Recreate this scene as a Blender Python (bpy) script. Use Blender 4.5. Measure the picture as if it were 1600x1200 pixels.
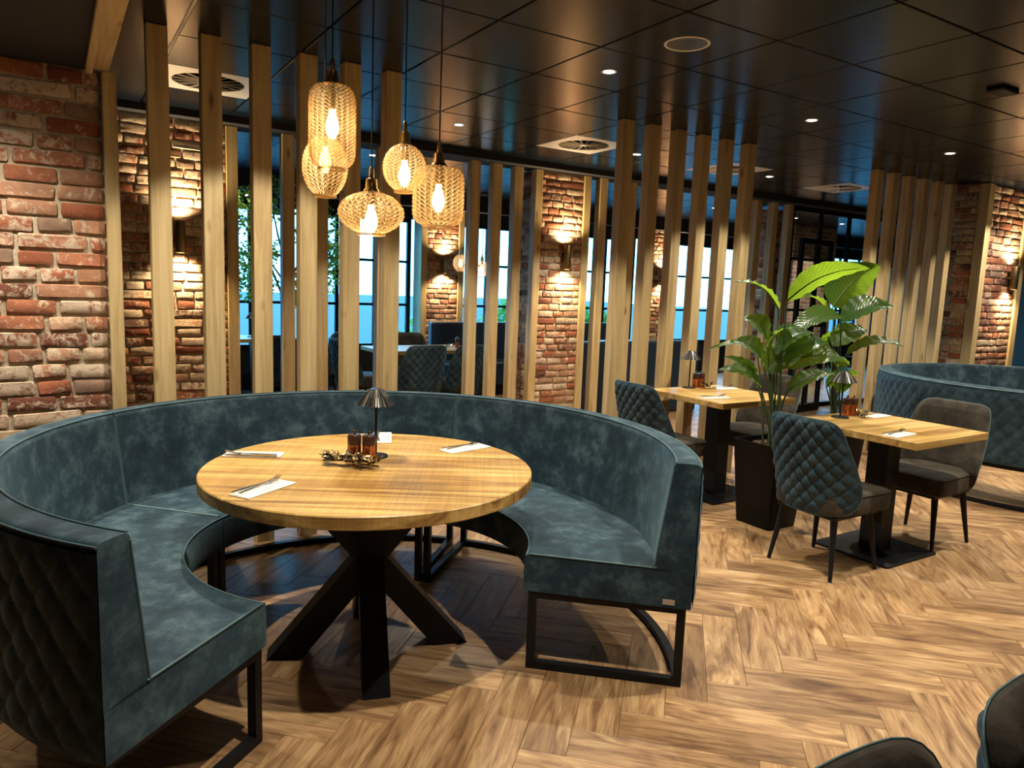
import bpy, math, random
import numpy as np
from math import sin, cos, pi, radians, sqrt, atan2
from mathutils import Vector, Matrix
for _o in list(bpy.data.objects): bpy.data.objects.remove(_o)
S = bpy.context.scene
COL = S.collection
RND = random.Random(7)

# ------------------------------------------------------------------ camera
CAMH, FPX = 1.51, 1140.2
YAW, PITCH, ROLL = radians(32.2075), radians(7.67), radians(2.133)
CEIL = 2.719
_f = Vector((sin(YAW)*cos(PITCH), cos(YAW)*cos(PITCH), -sin(PITCH)))
_r = Vector((cos(YAW), -sin(YAW), 0)); _u = _r.cross(_f)
_r2 = _r*cos(ROLL)+_u*sin(ROLL); _u2 = _u*cos(ROLL)-_r*sin(ROLL)
cd = bpy.data.cameras.new('camera'); cam = bpy.data.objects.new('camera', cd); COL.objects.link(cam)
cd.sensor_fit = 'HORIZONTAL'; cd.sensor_width = 36.0; cd.lens = FPX/1600*36; cd.clip_start = .02; cd.clip_end = 200
M = Matrix.Identity(4)
for i in range(3):
    M[i][0] = _r2[i]; M[i][1] = _u2[i]; M[i][2] = -_f[i]
M[2][3] = CAMH
cam.matrix_world = M
S.camera = cam

# ------------------------------------------------------------------ world, exposure
W = bpy.data.worlds.new('daylight'); S.world = W; W.use_nodes = True
bg = W.node_tree.nodes['Background']; bg.inputs[0].default_value = (.14, .55, 1.0, 1); bg.inputs[1].default_value = 7.0
S.view_settings.view_transform = 'Standard'; S.view_settings.look = 'None'
S.view_settings.exposure = 0.36; S.view_settings.gamma = 1.0
S.view_settings.use_curve_mapping = False
S.cycles.use_denoising = True; S.cycles.use_adaptive_sampling = True; S.cycles.adaptive_threshold = .05
S.cycles.max_bounces = 4; S.cycles.diffuse_bounces = 2; S.cycles.glossy_bounces = 2; S.cycles.transparent_max_bounces = 8; S.cycles.sample_clamp_indirect = 6.0
SPOT_W, SPOT_COL = 108.0, (1.0, .92, .77)
SPOT_ANGLE, SPOT_BLEND = 104, .22
SCONCE_W, SCONCE_COL = 60.0, (1.0, .76, .44)
BULB_E = 23.0

# ------------------------------------------------------------------ helpers
class MB:
    def __init__(s): s.v = []; s.f = []; s.uv = None
    def box(s, x0, x1, y0, y1, z0, z1):
        n = len(s.v)
        s.v += [(x0,y0,z0),(x1,y0,z0),(x1,y1,z0),(x0,y1,z0),(x0,y0,z1),(x1,y0,z1),(x1,y1,z1),(x0,y1,z1)]
        s.f += [(n,n+3,n+2,n+1),(n+4,n+5,n+6,n+7),(n,n+1,n+5,n+4),(n+1,n+2,n+6,n+5),(n+2,n+3,n+7,n+6),(n+3,n,n+4,n+7)]
        return s
    def bbox(s, x0, x1, y0, y1, z0, z1, b=.004):
        """box with chamfered edges"""
        n = len(s.v)
        xs, ys, zs = (x0, x1), (y0, y1), (z0, z1); sg = (1, -1)
        idx = {}
        for i in range(2):
            for j in range(2):
                for k in range(2):
                    px, py, pz = xs[i], ys[j], zs[k]; dx, dy, dz = sg[i]*b, sg[j]*b, sg[k]*b
                    for a, p in enumerate([(px, py+dy, pz+dz), (px+dx, py, pz+dz), (px+dx, py+dy, pz)]):
                        idx[i, j, k, a] = len(s.v); s.v.append(p)
        I = idx
        for i in range(2): s.f.append(tuple(I[i, j, k, 0] for j, k in ((0,0),(1,0),(1,1),(0,1))))
        for j in range(2): s.f.append(tuple(I[i, j, k, 1] for i, k in ((0,0),(1,0),(1,1),(0,1))))
        for k in range(2): s.f.append(tuple(I[i, j, k, 2] for i, j in ((0,0),(1,0),(1,1),(0,1))))
        for i in range(2):
            for j in range(2): s.f.append((I[i,j,0,0], I[i,j,1,0], I[i,j,1,1], I[i,j,0,1]))
            for k in range(2): s.f.append((I[i,0,k,0], I[i,1,k,0], I[i,1,k,2], I[i,0,k,2]))
        for j in range(2):
            for k in range(2): s.f.append((I[0,j,k,1], I[1,j,k,1], I[1,j,k,2], I[0,j,k,2]))
        for i in range(2):
            for j in range(2):
                for k in range(2): s.f.append((I[i,j,k,0], I[i,j,k,1], I[i,j,k,2]))
        return s
    def lathe(s, prof, n=24, c=(0,0,0), cap=True):
        b = len(s.v); m = len(prof)
        for i in range(n):
            a = 2*pi*i/n
            for r, z in prof: s.v.append((c[0]+r*cos(a), c[1]+r*sin(a), c[2]+z))
        for i in range(n):
            for j in range(m-1):
                p = b+i*m+j; q = b+((i+1) % n)*m+j
                s.f.append((p, q, q+1, p+1))
        if cap:
            if prof[0][0] > 1e-6: s.f.append(tuple(b+i*m for i in range(n))[::-1])
            if prof[-1][0] > 1e-6: s.f.append(tuple(b+i*m+m-1 for i in range(n)))
        return s
    def tube(s, pts, rad, n=8, closed=False, cap=True):
        P = [Vector(p) for p in pts]; m = len(P); b = len(s.v)
        rr = rad if isinstance(rad, (list, tuple)) else [rad]*m
        up = None
        for i in range(m):
            if closed: d = P[(i+1) % m]-P[i-1]
            else: d = P[min(i+1, m-1)]-P[max(i-1, 0)]
            d.normalize()
            if up is None: up = Vector((0,0,1)) if abs(d.z) < .9 else Vector((1,0,0))
            sd = d.cross(up)
            if sd.length < 1e-5: sd = d.orthogonal()
            sd.normalize(); up = sd.cross(d).normalized()
            for k in range(n):
                a = 2*pi*k/n+pi/n
                s.v.append(tuple(P[i]+(sd*cos(a)+up*sin(a))*rr[i]))
        for i in range(m if closed else m-1):
            for k in range(n):
                p = b+i*n; q = b+((i+1) % m)*n
                s.f.append((p+k, p+(k+1) % n, q+(k+1) % n, q+k))
        if cap and not closed:
            s.f.append(tuple(b+k for k in range(n))[::-1]); s.f.append(tuple(b+(m-1)*n+k for k in range(n)))
        return s
    def grid(s, P, flip=False, wrap=False):
        """P: [nu][nv] points"""
        b = len(s.v); nu = len(P); nv = len(P[0])
        for row in P: s.v += [tuple(p) for p in row]
        for i in range(nu if wrap else nu-1):
            for j in range(nv-1):
                i2 = (i+1) % nu
                q = (b+i*nv+j, b+i2*nv+j, b+i2*nv+j+1, b+i*nv+j+1)
                s.f.append(q[::-1] if flip else q)
        return s
    def prism(s, poly, z0, z1):
        b = len(s.v); n = len(poly)
        s.v += [(x, y, z0) for x, y in poly]+[(x, y, z1) for x, y in poly]
        s.f.append(tuple(range(b, b+n))[::-1]); s.f.append(tuple(range(b+n, b+2*n)))
        for i in range(n): s.f.append((b+i, b+(i+1) % n, b+n+(i+1) % n, b+n+i))
        return s
    def mesh(s, name, mat=None, smooth=False, angle=None):
        me = bpy.data.meshes.new(name); me.from_pydata(s.v, [], s.f)
        if mat: me.materials.append(mat)
        if smooth: me.shade_smooth()
        if smooth and angle:
            me.set_sharp_from_angle(angle=radians(angle))
        me.update(); return me
    def build(s, name, mat, parent=None, loc=(0,0,0), smooth=False, angle=35, rz=0, fix=True):
        me = s.mesh(name, mat, smooth, angle)
        if fix:
            import bmesh
            bm = bmesh.new(); bm.from_mesh(me); bmesh.ops.recalc_face_normals(bm, faces=bm.faces); bm.to_mesh(me); bm.free()
        return put(name, me, parent, loc, rz)

def put(name, me, parent=None, loc=(0,0,0), rz=0):
    o = bpy.data.objects.new(name, me); COL.objects.link(o); o.location = loc
    if rz: o.rotation_euler = (0,0,rz)
    if parent: o.parent = parent
    return o
def tag(o, label=None, cat=None, group=None, kind=None):
    if label: o['label'] = label
    if cat: o['category'] = cat
    if group: o['group'] = group
    if kind: o['kind'] = kind
    return o
def thing(name, label, cat, loc=(0,0,0), rz=0, group=None, kind=None):
    o = bpy.data.objects.new(name, None); COL.objects.link(o); o.location = loc; o.rotation_euler = (0,0,rz)
    o.empty_display_size = .1
    return tag(o, label, cat, group, kind)
def dup(root, loc, rz=0, label=None, group=None):
    r = root.copy(); COL.objects.link(r); r.location = loc; r.rotation_euler = (0,0,rz)
    if label: r['label'] = label
    if group: r['group'] = group
    for ch in list(root.children):
        c = ch.copy(); COL.objects.link(c); c.parent = r
        for g in list(ch.children):
            d = g.copy(); COL.objects.link(d); d.parent = c
    return r
def roundpoly(pts, rad, n=4):
    """round the corners of a closed 2D polygon; rad a number or list"""
    out = []; m = len(pts)
    for i in range(m):
        p = Vector(pts[i]); a = Vector(pts[i-1]); b = Vector(pts[(i+1) % m])
        r = rad[i] if isinstance(rad, (list, tuple)) else rad
        if r <= 0: out.append(tuple(p)); continue
        da = (a-p); db = (b-p); ra = min(r, da.length*.49, db.length*.49)
        pa = p+da.normalized()*ra; pb = p+db.normalized()*ra
        for k in range(n+1):
            t = k/n; q = pa*(1-t)**2+p*2*t*(1-t)+pb*t*t; out.append(tuple(q))
    return out
def quilt(s, t, p):
    a = (s+t)/p; b = (s-t)/p
    return (abs(sin(pi*a))*abs(sin(pi*b)))**.36

# ------------------------------------------------------------------ materials
def mat(name, col=(.5,.5,.5), rough=.5, metal=0.0, spec=.5, fn=None, **kw):
    m = bpy.data.materials.new(name); m.use_nodes = True
    nt = m.node_tree; b = nt.nodes['Principled BSDF']
    b.inputs['Base Color'].default_value = (*col, 1); b.inputs['Roughness'].default_value = rough
    b.inputs['Metallic'].default_value = metal; b.inputs['Specular IOR Level'].default_value = spec
    for k, v in kw.items(): b.inputs[k.replace('_', ' ')].default_value = v
    if fn: fn(nt, b)
    return m
def N(nt, t, **kw):
    n = nt.nodes.new(t)
    for k, v in kw.items():
        if k.startswith('i_'):
            key = k[2:]; key = int(key) if key.isdigit() else key.replace('_', ' ')
            n.inputs[key].default_value = v
        else: setattr(n, k, v)
    return n
def ramp(nt, fac, stops, interp='LINEAR'):
    r = nt.nodes.new('ShaderNodeValToRGB'); r.color_ramp.interpolation = interp
    e = r.color_ramp.elements
    while len(e) < len(stops): e.new(.5)
    for i, (p, c) in enumerate(stops): e[i].position = p; e[i].color = (*c, 1)
    nt.links.new(fac, r.inputs[0]); return r.outputs[0]
def coords(nt, kind='Object', scale=(1,1,1), jitter=0.0):
    tc = N(nt, 'ShaderNodeTexCoord'); mp = N(nt, 'ShaderNodeMapping'); mp.inputs['Scale'].default_value = scale
    nt.links.new(tc.outputs[kind], mp.inputs[0])
    if jitter:
        oi = N(nt, 'ShaderNodeObjectInfo'); cm = N(nt, 'ShaderNodeMath', operation='MULTIPLY', i_1=jitter)
        nt.links.new(oi.outputs['Random'], cm.inputs[0])
        cb = N(nt, 'ShaderNodeCombineXYZ')
        for i in range(3): nt.links.new(cm.outputs[0], cb.inputs[i])
        nt.links.new(cb.outputs[0], mp.inputs['Location'])
    return mp.outputs[0]
def noise(nt, vec, scale=5, detail=4, rough=.6, dist=0.0):
    n = N(nt, 'ShaderNodeTexNoise'); n.inputs['Scale'].default_value = scale; n.inputs['Detail'].default_value = detail
    n.inputs['Roughness'].default_value = rough; n.inputs['Distortion'].default_value = dist
    nt.links.new(vec, n.inputs['Vector']); return n.outputs['Fac']
def bump(nt, b, h, strength=.3, dist=.01):
    n = N(nt, 'ShaderNodeBump'); n.inputs['Strength'].default_value = strength; n.inputs['Distance'].default_value = dist
    nt.links.new(h, n.inputs['Height']); nt.links.new(n.outputs[0], b.inputs['Normal'])
def mixc(nt, fac, a, b, mode='MIX'):
    n = N(nt, 'ShaderNodeMix', data_type='RGBA', blend_type=mode)
    for s_, v in ((0, fac), (6, a), (7, b)):
        if isinstance(v, (int, float)): n.inputs[s_].default_value = v
        elif isinstance(v, tuple): n.inputs[s_].default_value = (*v, 1)
        else: nt.links.new(v, n.inputs[s_])
    return n.outputs[2]

def wood_fn(axis, c0, c1, c2, sc=1.0, knots=True, saw=False):
    def fn(nt, b):
        s = [14*sc]*3; s[axis] = .9*sc
        v = coords(nt, 'Object', tuple(s), 37.0)
        n1 = noise(nt, v, 1.0, 6, .62, 1.2)
        s2 = [70*sc]*3; s2[axis] = 2.0*sc
        n2 = noise(nt, coords(nt, 'Object', tuple(s2), 11.0), 1.0, 3, .6)
        c = ramp(nt, n1, [(.34, c0), (.5, c1), (.66, c2)])
        c = mixc(nt, .22, c, ramp(nt, n2, [(.3, (.25,.25,.25)), (.7, (1,1,1))]), 'MULTIPLY')
        oi = N(nt, 'ShaderNodeObjectInfo')
        c = mixc(nt, .5, c, ramp(nt, oi.outputs['Random'], [(0, (.78,.76,.74)), (1, (1.12,1.1,1.06))]), 'MULTIPLY')
        if knots:
            s3 = [7.0]*3; s3[axis] = 2.2
            vo = N(nt, 'ShaderNodeTexVoronoi'); vo.inputs['Scale'].default_value = 1.0
            nt.links.new(coords(nt, 'Object', tuple(s3), 53.0), vo.inputs['Vector'])
            k = ramp(nt, vo.outputs['Distance'], [(.05, (.30,.2,.12)), (.13, (1,1,1))])
            c = mixc(nt, .8, c, k, 'MULTIPLY')
        if saw:
            s4 = [2.0]*3; s4[axis] = 120
            n4 = noise(nt, coords(nt, 'Object', tuple(s4)), 1.0, 2, .5, .6)
            c = mixc(nt, .35, c, ramp(nt, n4, [(.42, (.7,.66,.6)), (.6, (1.1,1.1,1.1))]), 'MULTIPLY')
        nt.links.new(c, b.inputs['Base Color'])
        bump(nt, b, n2, .12, .003)
    return fn
M_POST = mat('post_oak', rough=.62, fn=wood_fn(2, (.42,.285,.125), (.54,.39,.18), (.65,.49,.255)))
M_BEAM = mat('beam_oak', rough=.62, fn=wood_fn(1, (.42,.285,.125), (.54,.39,.18), (.65,.49,.255)))
M_TABLE = mat('table_mango', rough=.42, fn=wood_fn(0, (.23,.11,.026), (.47,.275,.075), (.65,.43,.145), .9, True, True))
M_TABLE2 = mat('table_oak', rough=.40, fn=wood_fn(0, (.29,.145,.038), (.51,.305,.088), (.68,.46,.165), .9, True))

def plank_fn(nt, b):
    uv = N(nt, 'ShaderNodeUVMap')
    oi = N(nt, 'ShaderNodeObjectInfo'); ge = N(nt, 'ShaderNodeNewGeometry')
    ad = N(nt, 'ShaderNodeMath', operation='ADD'); nt.links.new(oi.outputs['Random'], ad.inputs[0]); nt.links.new(ge.outputs['Random Per Island'], ad.inputs[1])
    fr = N(nt, 'ShaderNodeMath', operation='FRACT'); nt.links.new(ad.outputs[0], fr.inputs[0])
    mu = N(nt, 'ShaderNodeMath', operation='MULTIPLY', i_1=61.0); nt.links.new(fr.outputs[0], mu.inputs[0])
    cb = N(nt, 'ShaderNodeCombineXYZ')
    for i in range(3): nt.links.new(mu.outputs[0], cb.inputs[i])
    def vec(sx, sy):
        mp = N(nt, 'ShaderNodeMapping'); mp.inputs['Scale'].default_value = (sx, sy, 1)
        nt.links.new(uv.outputs[0], mp.inputs[0]); nt.links.new(cb.outputs[0], mp.inputs['Location']); return mp.outputs[0]
    n1 = noise(nt, vec(2.2, 16), 1.0, 7, .62, 1.6)
    n2 = noise(nt, vec(7, 120), 1.0, 3, .6, .4)
    n3 = noise(nt, vec(3.5, 9), 1.0, 3, .5, .5)
    c = ramp(nt, n1, [(.28, (.12,.056,.021)), (.44, (.30,.165,.072)), (.57, (.43,.26,.12)), (.72, (.57,.39,.20))])
    c = mixc(nt, .5, c, ramp(nt, n2, [(.3, (.45,.42,.4)), (.62, (1.05,1.05,1.05))]), 'MULTIPLY')
    c = mixc(nt, .75, c, ramp(nt, n3, [(.30, (.45,.36,.3)), (.42, (1,1,1))]), 'MULTIPLY')
    c = mixc(nt, .8, c, ramp(nt, fr.outputs[0], [(0, (.70,.66,.62)), (.5, (.98,.98,.98)), (1, (1.2,1.2,1.18))]), 'MULTIPLY')
    nt.links.new(c, b.inputs['Base Color']); bump(nt, b, n2, .1, .002)
M_PLANK = mat('floor_oak', rough=.42, fn=plank_fn)
M_SUB = mat('subfloor', (.05,.03,.02), .8)

def velvet_fn(c0, c1, c2, sc=7, sheen=.35):
    def fn(nt, b):
        v = coords(nt, 'Object', (1,1,1), 19.0)
        n1 = noise(nt, v, sc*1.25, 8, .70, .15); n2 = noise(nt, v, sc*.35, 3, .5)
        n3 = noise(nt, v, 160, 2, .6)
        c = ramp(nt, n1, [(.34, c0), (.5, c1), (.68, c2)])
        c = mixc(nt, .6, c, ramp(nt, n2, [(.32, (.6,.62,.66)), (.68, (1.3,1.3,1.25))]), 'MULTIPLY')
        nt.links.new(c, b.inputs['Base Color'])
        b.inputs['Sheen Weight'].default_value = sheen; b.inputs['Sheen Roughness'].default_value = .45
        b.inputs['Sheen Tint'].default_value = (c2[0]*4, c2[1]*4, c2[2]*4, 1)
        bump(nt, b, n3, .25, .002)
    return fn
M_TEAL = mat('teal_velvet', rough=.75, spec=.25, fn=velvet_fn((.006,.015,.023), (.016,.036,.051), (.066,.108,.124)))
M_TEALQ = mat('teal_quilt', rough=.7, spec=.25, fn=velvet_fn((.012,.026,.037), (.022,.044,.058), (.042,.075,.094), 9))
M_TEALP = mat('teal_piping', (.06,.12,.13), .6)
M_BROWN = mat('taupe_velvet', rough=.8, spec=.2, fn=velvet_fn((.022,.017,.012), (.040,.032,.023), (.07,.056,.04), 8, .2))
M_NAVY = mat('navy_leather', (.012,.030,.055), .45)
M_BLACK = mat('black_steel', (.005,.005,.006), .5, 0.0, .25)
M_BLACKG = mat('black_gloss', (.003,.003,.003), .38, 0, .14)
M_MORTAR = mat('mortar', rough=.95, fn=lambda nt, b: (nt.links.new(ramp(nt, noise(nt, coords(nt, 'Object'), 40, 5, .7), [(.3, (.36,.285,.19)), (.7, (.56,.46,.32))]), b.inputs['Base Color']), bump(nt, b, noise(nt, coords(nt, 'Object'), 90, 4, .7), .6, .006)))
def brick_fn(nt, b):
    oi = N(nt, 'ShaderNodeObjectInfo')
    c = ramp(nt, oi.outputs['Random'], [(0, (.10,.035,.02)), (.14, (.23,.065,.03)), (.34, (.32,.10,.045)), (.52, (.38,.15,.075)), (.66, (.42,.25,.15)), (.78, (.27,.09,.045)), (.88, (.47,.34,.22)), (1, (.15,.07,.05))])
    v = coords(nt, 'Object', (1,1,1), 91.0)
    n1 = noise(nt, v, 26, 7, .72, .6); n2 = noise(nt, v, 9, 4, .6, .3); n3 = noise(nt, v, 75, 5, .7)
    # lime wash smears, more on some bricks than on others
    k = N(nt, 'ShaderNodeMath', operation='MULTIPLY', i_1=7.31); nt.links.new(oi.outputs['Random'], k.inputs[0])
    k2 = N(nt, 'ShaderNodeMath', operation='FRACT'); nt.links.new(k.outputs[0], k2.inputs[0])
    k3 = N(nt, 'ShaderNodeMath', operation='MULTIPLY_ADD', i_1=.24, i_2=-.10); nt.links.new(k2.outputs[0], k3.inputs[0])
    ad = N(nt, 'ShaderNodeMath', operation='ADD'); nt.links.new(n1, ad.inputs[0]); nt.links.new(k3.outputs[0], ad.inputs[1])
    sm = ramp(nt, ad.outputs[0], [(.50, (0,0,0)), (.62, (.85,.85,.85))])
    c = mixc(nt, .7, c, ramp(nt, n2, [(.3, (.5,.45,.42)), (.7, (1.25,1.2,1.15))]), 'MULTIPLY')
    c = mixc(nt, sm, c, (.58,.46,.33))
    nt.links.new(c, b.inputs['Base Color']); bump(nt, b, n3, .5, .006)
M_BRICK = mat('old_brick', rough=.9, fn=brick_fn)
M_TILE = mat('ceiling_tile', (.006,.009,.014), .24, 0, .17)
M_CEIL = mat('ceiling_void', (.003,.003,.004), .7)
M_WHITE = mat('white_metal', (.72,.70,.66), .45)
M_VENT = mat('vent_plate', (.80,.78,.74), .38, .2)
M_DARKWALL = mat('dark_plaster', (.012,.012,.014), .8)
M_ROOMWALL = mat('room_wall', (.10,.085,.07), .8)
M_BRASS = mat('brass', (.55,.36,.13), .28, 1.0)
M_BRASSD = mat('aged_brass', (.30,.21,.10), .35, 1.0)
M_BRONZE = mat('dark_bronze', (.10,.095,.085), .32, 1.0)
M_COPPER = mat('copper', (.55,.20,.10), .25, 1.0)
M_DKWOOD = mat('dark_wood', (.05,.018,.010), .35)
M_STEEL = mat('cutlery_steel', (.60,.58,.56), .18, 1.0)
M_GOLD = mat('gold_leaf', (.42,.29,.12), .32, .9)
M_GOLDD = mat('bronze_leaf', (.06,.038,.02), .45, .5)
M_NAPKIN = mat('napkin_paper', (.72,.69,.60), .8)
M_PRINT = mat('dark_print', (.08,.08,.07), .8)
M_BARK = mat('bark_chips', (.07,.03,.016), .9)
M_TRUNK = mat('tree_bark', (.10,.07,.045), .9)
M_LEATHERTAG = mat('leather_tag', (.40,.32,.25), .6)
M_FOOT = mat('foot_cap', (.6,.6,.6), .4)
M_GROUND = mat('pavement', (.07,.075,.08), .9)
M_CORD = mat('cord', (.008,.008,.008), .6)
def emis(name, col, st):
    m = bpy.data.materials.new(name); m.use_nodes = True; nt = m.node_tree
    nt.nodes.remove(nt.nodes['Principled BSDF']); e = N(nt, 'ShaderNodeEmission'); e.inputs[0].default_value = (*col, 1); e.inputs[1].default_value = st
    nt.links.new(e.outputs[0], nt.nodes['Material Output'].inputs[0]); return m
M_LED = emis('led_lens', (1, .93, .8), 28)
M_SCONCE = emis('sconce_lens', (1, .78, .45), 30)
M_BULB = emis('bulb_glow', (1, .66, .30), BULB_E)
def glass(name, tint=(1,1,1), refl=.08):
    m = bpy.data.materials.new(name); m.use_nodes = True; nt = m.node_tree; nt.nodes.remove(nt.nodes['Principled BSDF'])
    t = N(nt, 'ShaderNodeBsdfTransparent'); t.inputs[0].default_value = (*tint, 1)
    g = N(nt, 'ShaderNodeBsdfGlossy'); g.inputs['Roughness'].default_value = .03
    fr = N(nt, 'ShaderNodeFresnel'); mx = N(nt, 'ShaderNodeMixShader')
    ge = N(nt, 'ShaderNodeNewGeometry'); iv = N(nt, 'ShaderNodeMath', operation='SUBTRACT', i_0=1.0); nt.links.new(ge.outputs['Backfacing'], iv.inputs[1])
    mu = N(nt, 'ShaderNodeMath', operation='MULTIPLY'); nt.links.new(fr.outputs[0], mu.inputs[0]); nt.links.new(iv.outputs[0], mu.inputs[1])
    nt.links.new(mu.outputs[0], mx.inputs[0]); nt.links.new(t.outputs[0], mx.inputs[1]); nt.links.new(g.outputs[0], mx.inputs[2])
    nt.links.new(mx.outputs[0], nt.nodes['Material Output'].inputs[0]); return m
M_GLASS = glass('window_glass', (.93,.97,.98))
def amber_glass(name, c_thin, c_thick, rows, ribs):
    m = bpy.data.materials.new(name); m.use_nodes = True; nt = m.node_tree; nt.nodes.remove(nt.nodes['Principled BSDF'])
    uv = N(nt, 'ShaderNodeUVMap'); sp = N(nt, 'ShaderNodeSeparateXYZ'); nt.links.new(uv.outputs[0], sp.inputs[0])
    def mth(op, a, b=None, c=None):
        n = N(nt, 'ShaderNodeMath', operation=op)
        for i, x in enumerate((a, b, c)):
            if x is None: continue
            if isinstance(x, (int, float)): n.inputs[i].default_value = x
            else: nt.links.new(x, n.inputs[i])
        return n.outputs[0]
    # v-shaped weave: rows bent into chevrons by the ribs
    ru = mth('FRACT', mth('MULTIPLY', sp.outputs[0], float(ribs)))
    tri = mth('ABSOLUTE', mth('SUBTRACT', ru, .5))
    ph = mth('ADD', mth('MULTIPLY', sp.outputs[1], float(rows)), mth('MULTIPLY', tri, 1.6))
    w = mth('MULTIPLY_ADD', mth('SINE', mth('MULTIPLY', ph, 2*pi)), .5, .5)
    edge = mth('MULTIPLY', tri, 2.0)
    k = mth('MULTIPLY_ADD', mth('POWER', w, 1.5), .6, mth('MULTIPLY', mth('POWER', edge, 3.0), .5))
    tr = N(nt, 'ShaderNodeBsdfTransparent'); tl = N(nt, 'ShaderNodeBsdfTranslucent'); gl = N(nt, 'ShaderNodeBsdfGlossy'); df = N(nt, 'ShaderNodeBsdfDiffuse')
    nt.links.new(ramp(nt, k, [(.2, c_thin), (.8, c_thick)]), tr.inputs[0])
    tl.inputs[0].default_value = (1,.80,.50,1); df.inputs[0].default_value = (.66,.50,.32,1); gl.inputs[0].default_value = (1,.85,.6,1); gl.inputs['Roughness'].default_value = .12
    a1 = N(nt, 'ShaderNodeMixShader'); nt.links.new(tl.outputs[0], a1.inputs[1]); nt.links.new(df.outputs[0], a1.inputs[2]); a1.inputs[0].default_value = .35
    a2 = N(nt, 'ShaderNodeMixShader'); nt.links.new(mth('MULTIPLY_ADD', k, .72, .0), a2.inputs[0]); nt.links.new(tr.outputs[0], a2.inputs[1]); nt.links.new(a1.outputs[0], a2.inputs[2])
    fr = N(nt, 'ShaderNodeFresnel'); fr.inputs[0].default_value = 1.5
    a3 = N(nt, 'ShaderNodeMixShader'); ge = N(nt, 'ShaderNodeNewGeometry'); nt.links.new(mth('MULTIPLY', fr.outputs[0], mth('SUBTRACT', 1.0, ge.outputs['Backfacing'])), a3.inputs[0]); nt.links.new(a2.outputs[0], a3.inputs[1]); nt.links.new(gl.outputs[0], a3.inputs[2])
    bp = N(nt, 'ShaderNodeBump'); bp.inputs['Strength'].default_value = .6; bp.inputs['Distance'].default_value = .004
    nt.links.new(k, bp.inputs['Height'])
    for x in (gl, df, tl): nt.links.new(bp.outputs[0], x.inputs['Normal'])
    nt.links.new(a3.outputs[0], nt.nodes['Material Output'].inputs[0]); return m
M_AMBER = amber_glass('amber_woven_glass', (1,.93,.78), (.70,.42,.16), 24, 22)
M_AMBER_E = amber_glass('amber_woven_glass_low', (1,.93,.78), (.70,.42,.16), 11, 22)
M_AMBER_G = amber_glass('amber_woven_glass_round', (1,.93,.78), (.70,.42,.16), 15, 22)
M_AMBER2 = amber_glass('pale_amber_glass', (1,.90,.74), (.85,.60,.32), 16, 14)
def leaf_mat(name, top, trans, vein=26.0):
    m = bpy.data.materials.new(name); m.use_nodes = True; nt = m.node_tree; b = nt.nodes['Principled BSDF']
    uv = N(nt, 'ShaderNodeUVMap'); sp = N(nt, 'ShaderNodeSeparateXYZ'); nt.links.new(uv.outputs[0], sp.inputs[0])
    ab = N(nt, 'ShaderNodeMath', operation='ABSOLUTE'); nt.links.new(sp.outputs[1], ab.inputs[0])
    sk = N(nt, 'ShaderNodeMath', operation='MULTIPLY_ADD', i_1=-.35); nt.links.new(ab.outputs[0], sk.inputs[0]); nt.links.new(sp.outputs[0], sk.inputs[2])
    si = N(nt, 'ShaderNodeMath', operation='MULTIPLY', i_1=vein*2); nt.links.new(sk.outputs[0], si.inputs[0])
    sn = N(nt, 'ShaderNodeMath', operation='SINE'); nt.links.new(si.outputs[0], sn.inputs[0])
    c = ramp(nt, sn.outputs[0], [(0, tuple(x*.75 for x in top)), (.6, top)])
    mid = ramp(nt, ab.outputs[0], [(.02, (.55,.62,.35)), (.06, (1,1,1))])
    c = mixc(nt, .6, c, mid, 'MULTIPLY')
    nt.links.new(c, b.inputs['Base Color']); b.inputs['Roughness'].default_value = .33
    bump(nt, b, sn.outputs[0], .25, .004)
    tl = N(nt, 'ShaderNodeBsdfTranslucent'); nt.links.new(mixc(nt, 1.0, ramp(nt, sn.outputs[0], [(0, (.8,.8,.8)), (.5, (1,1,1))]), trans, 'MULTIPLY'), tl.inputs[0])
    mx = N(nt, 'ShaderNodeMixShader'); mx.inputs[0].default_value = .42
    nt.links.new(b.outputs[0], mx.inputs[1]); nt.links.new(tl.outputs[0], mx.inputs[2])
    nt.links.new(mx.outputs[0], nt.nodes['Material Output'].inputs[0]); return m
M_RIM = mat('rim_glass', (.80,.62,.36), .2, 0, .5, None, Alpha=.75)
M_LEAF = leaf_mat('strelitzia_leaf', (.024,.068,.018), (.36,.58,.03))
M_LEAFS = leaf_mat('small_leaf', (.12,.27,.06), (.32,.55,.10), 3)
M_STEM = mat('leaf_stem', (.035,.06,.018), .5)

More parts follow.
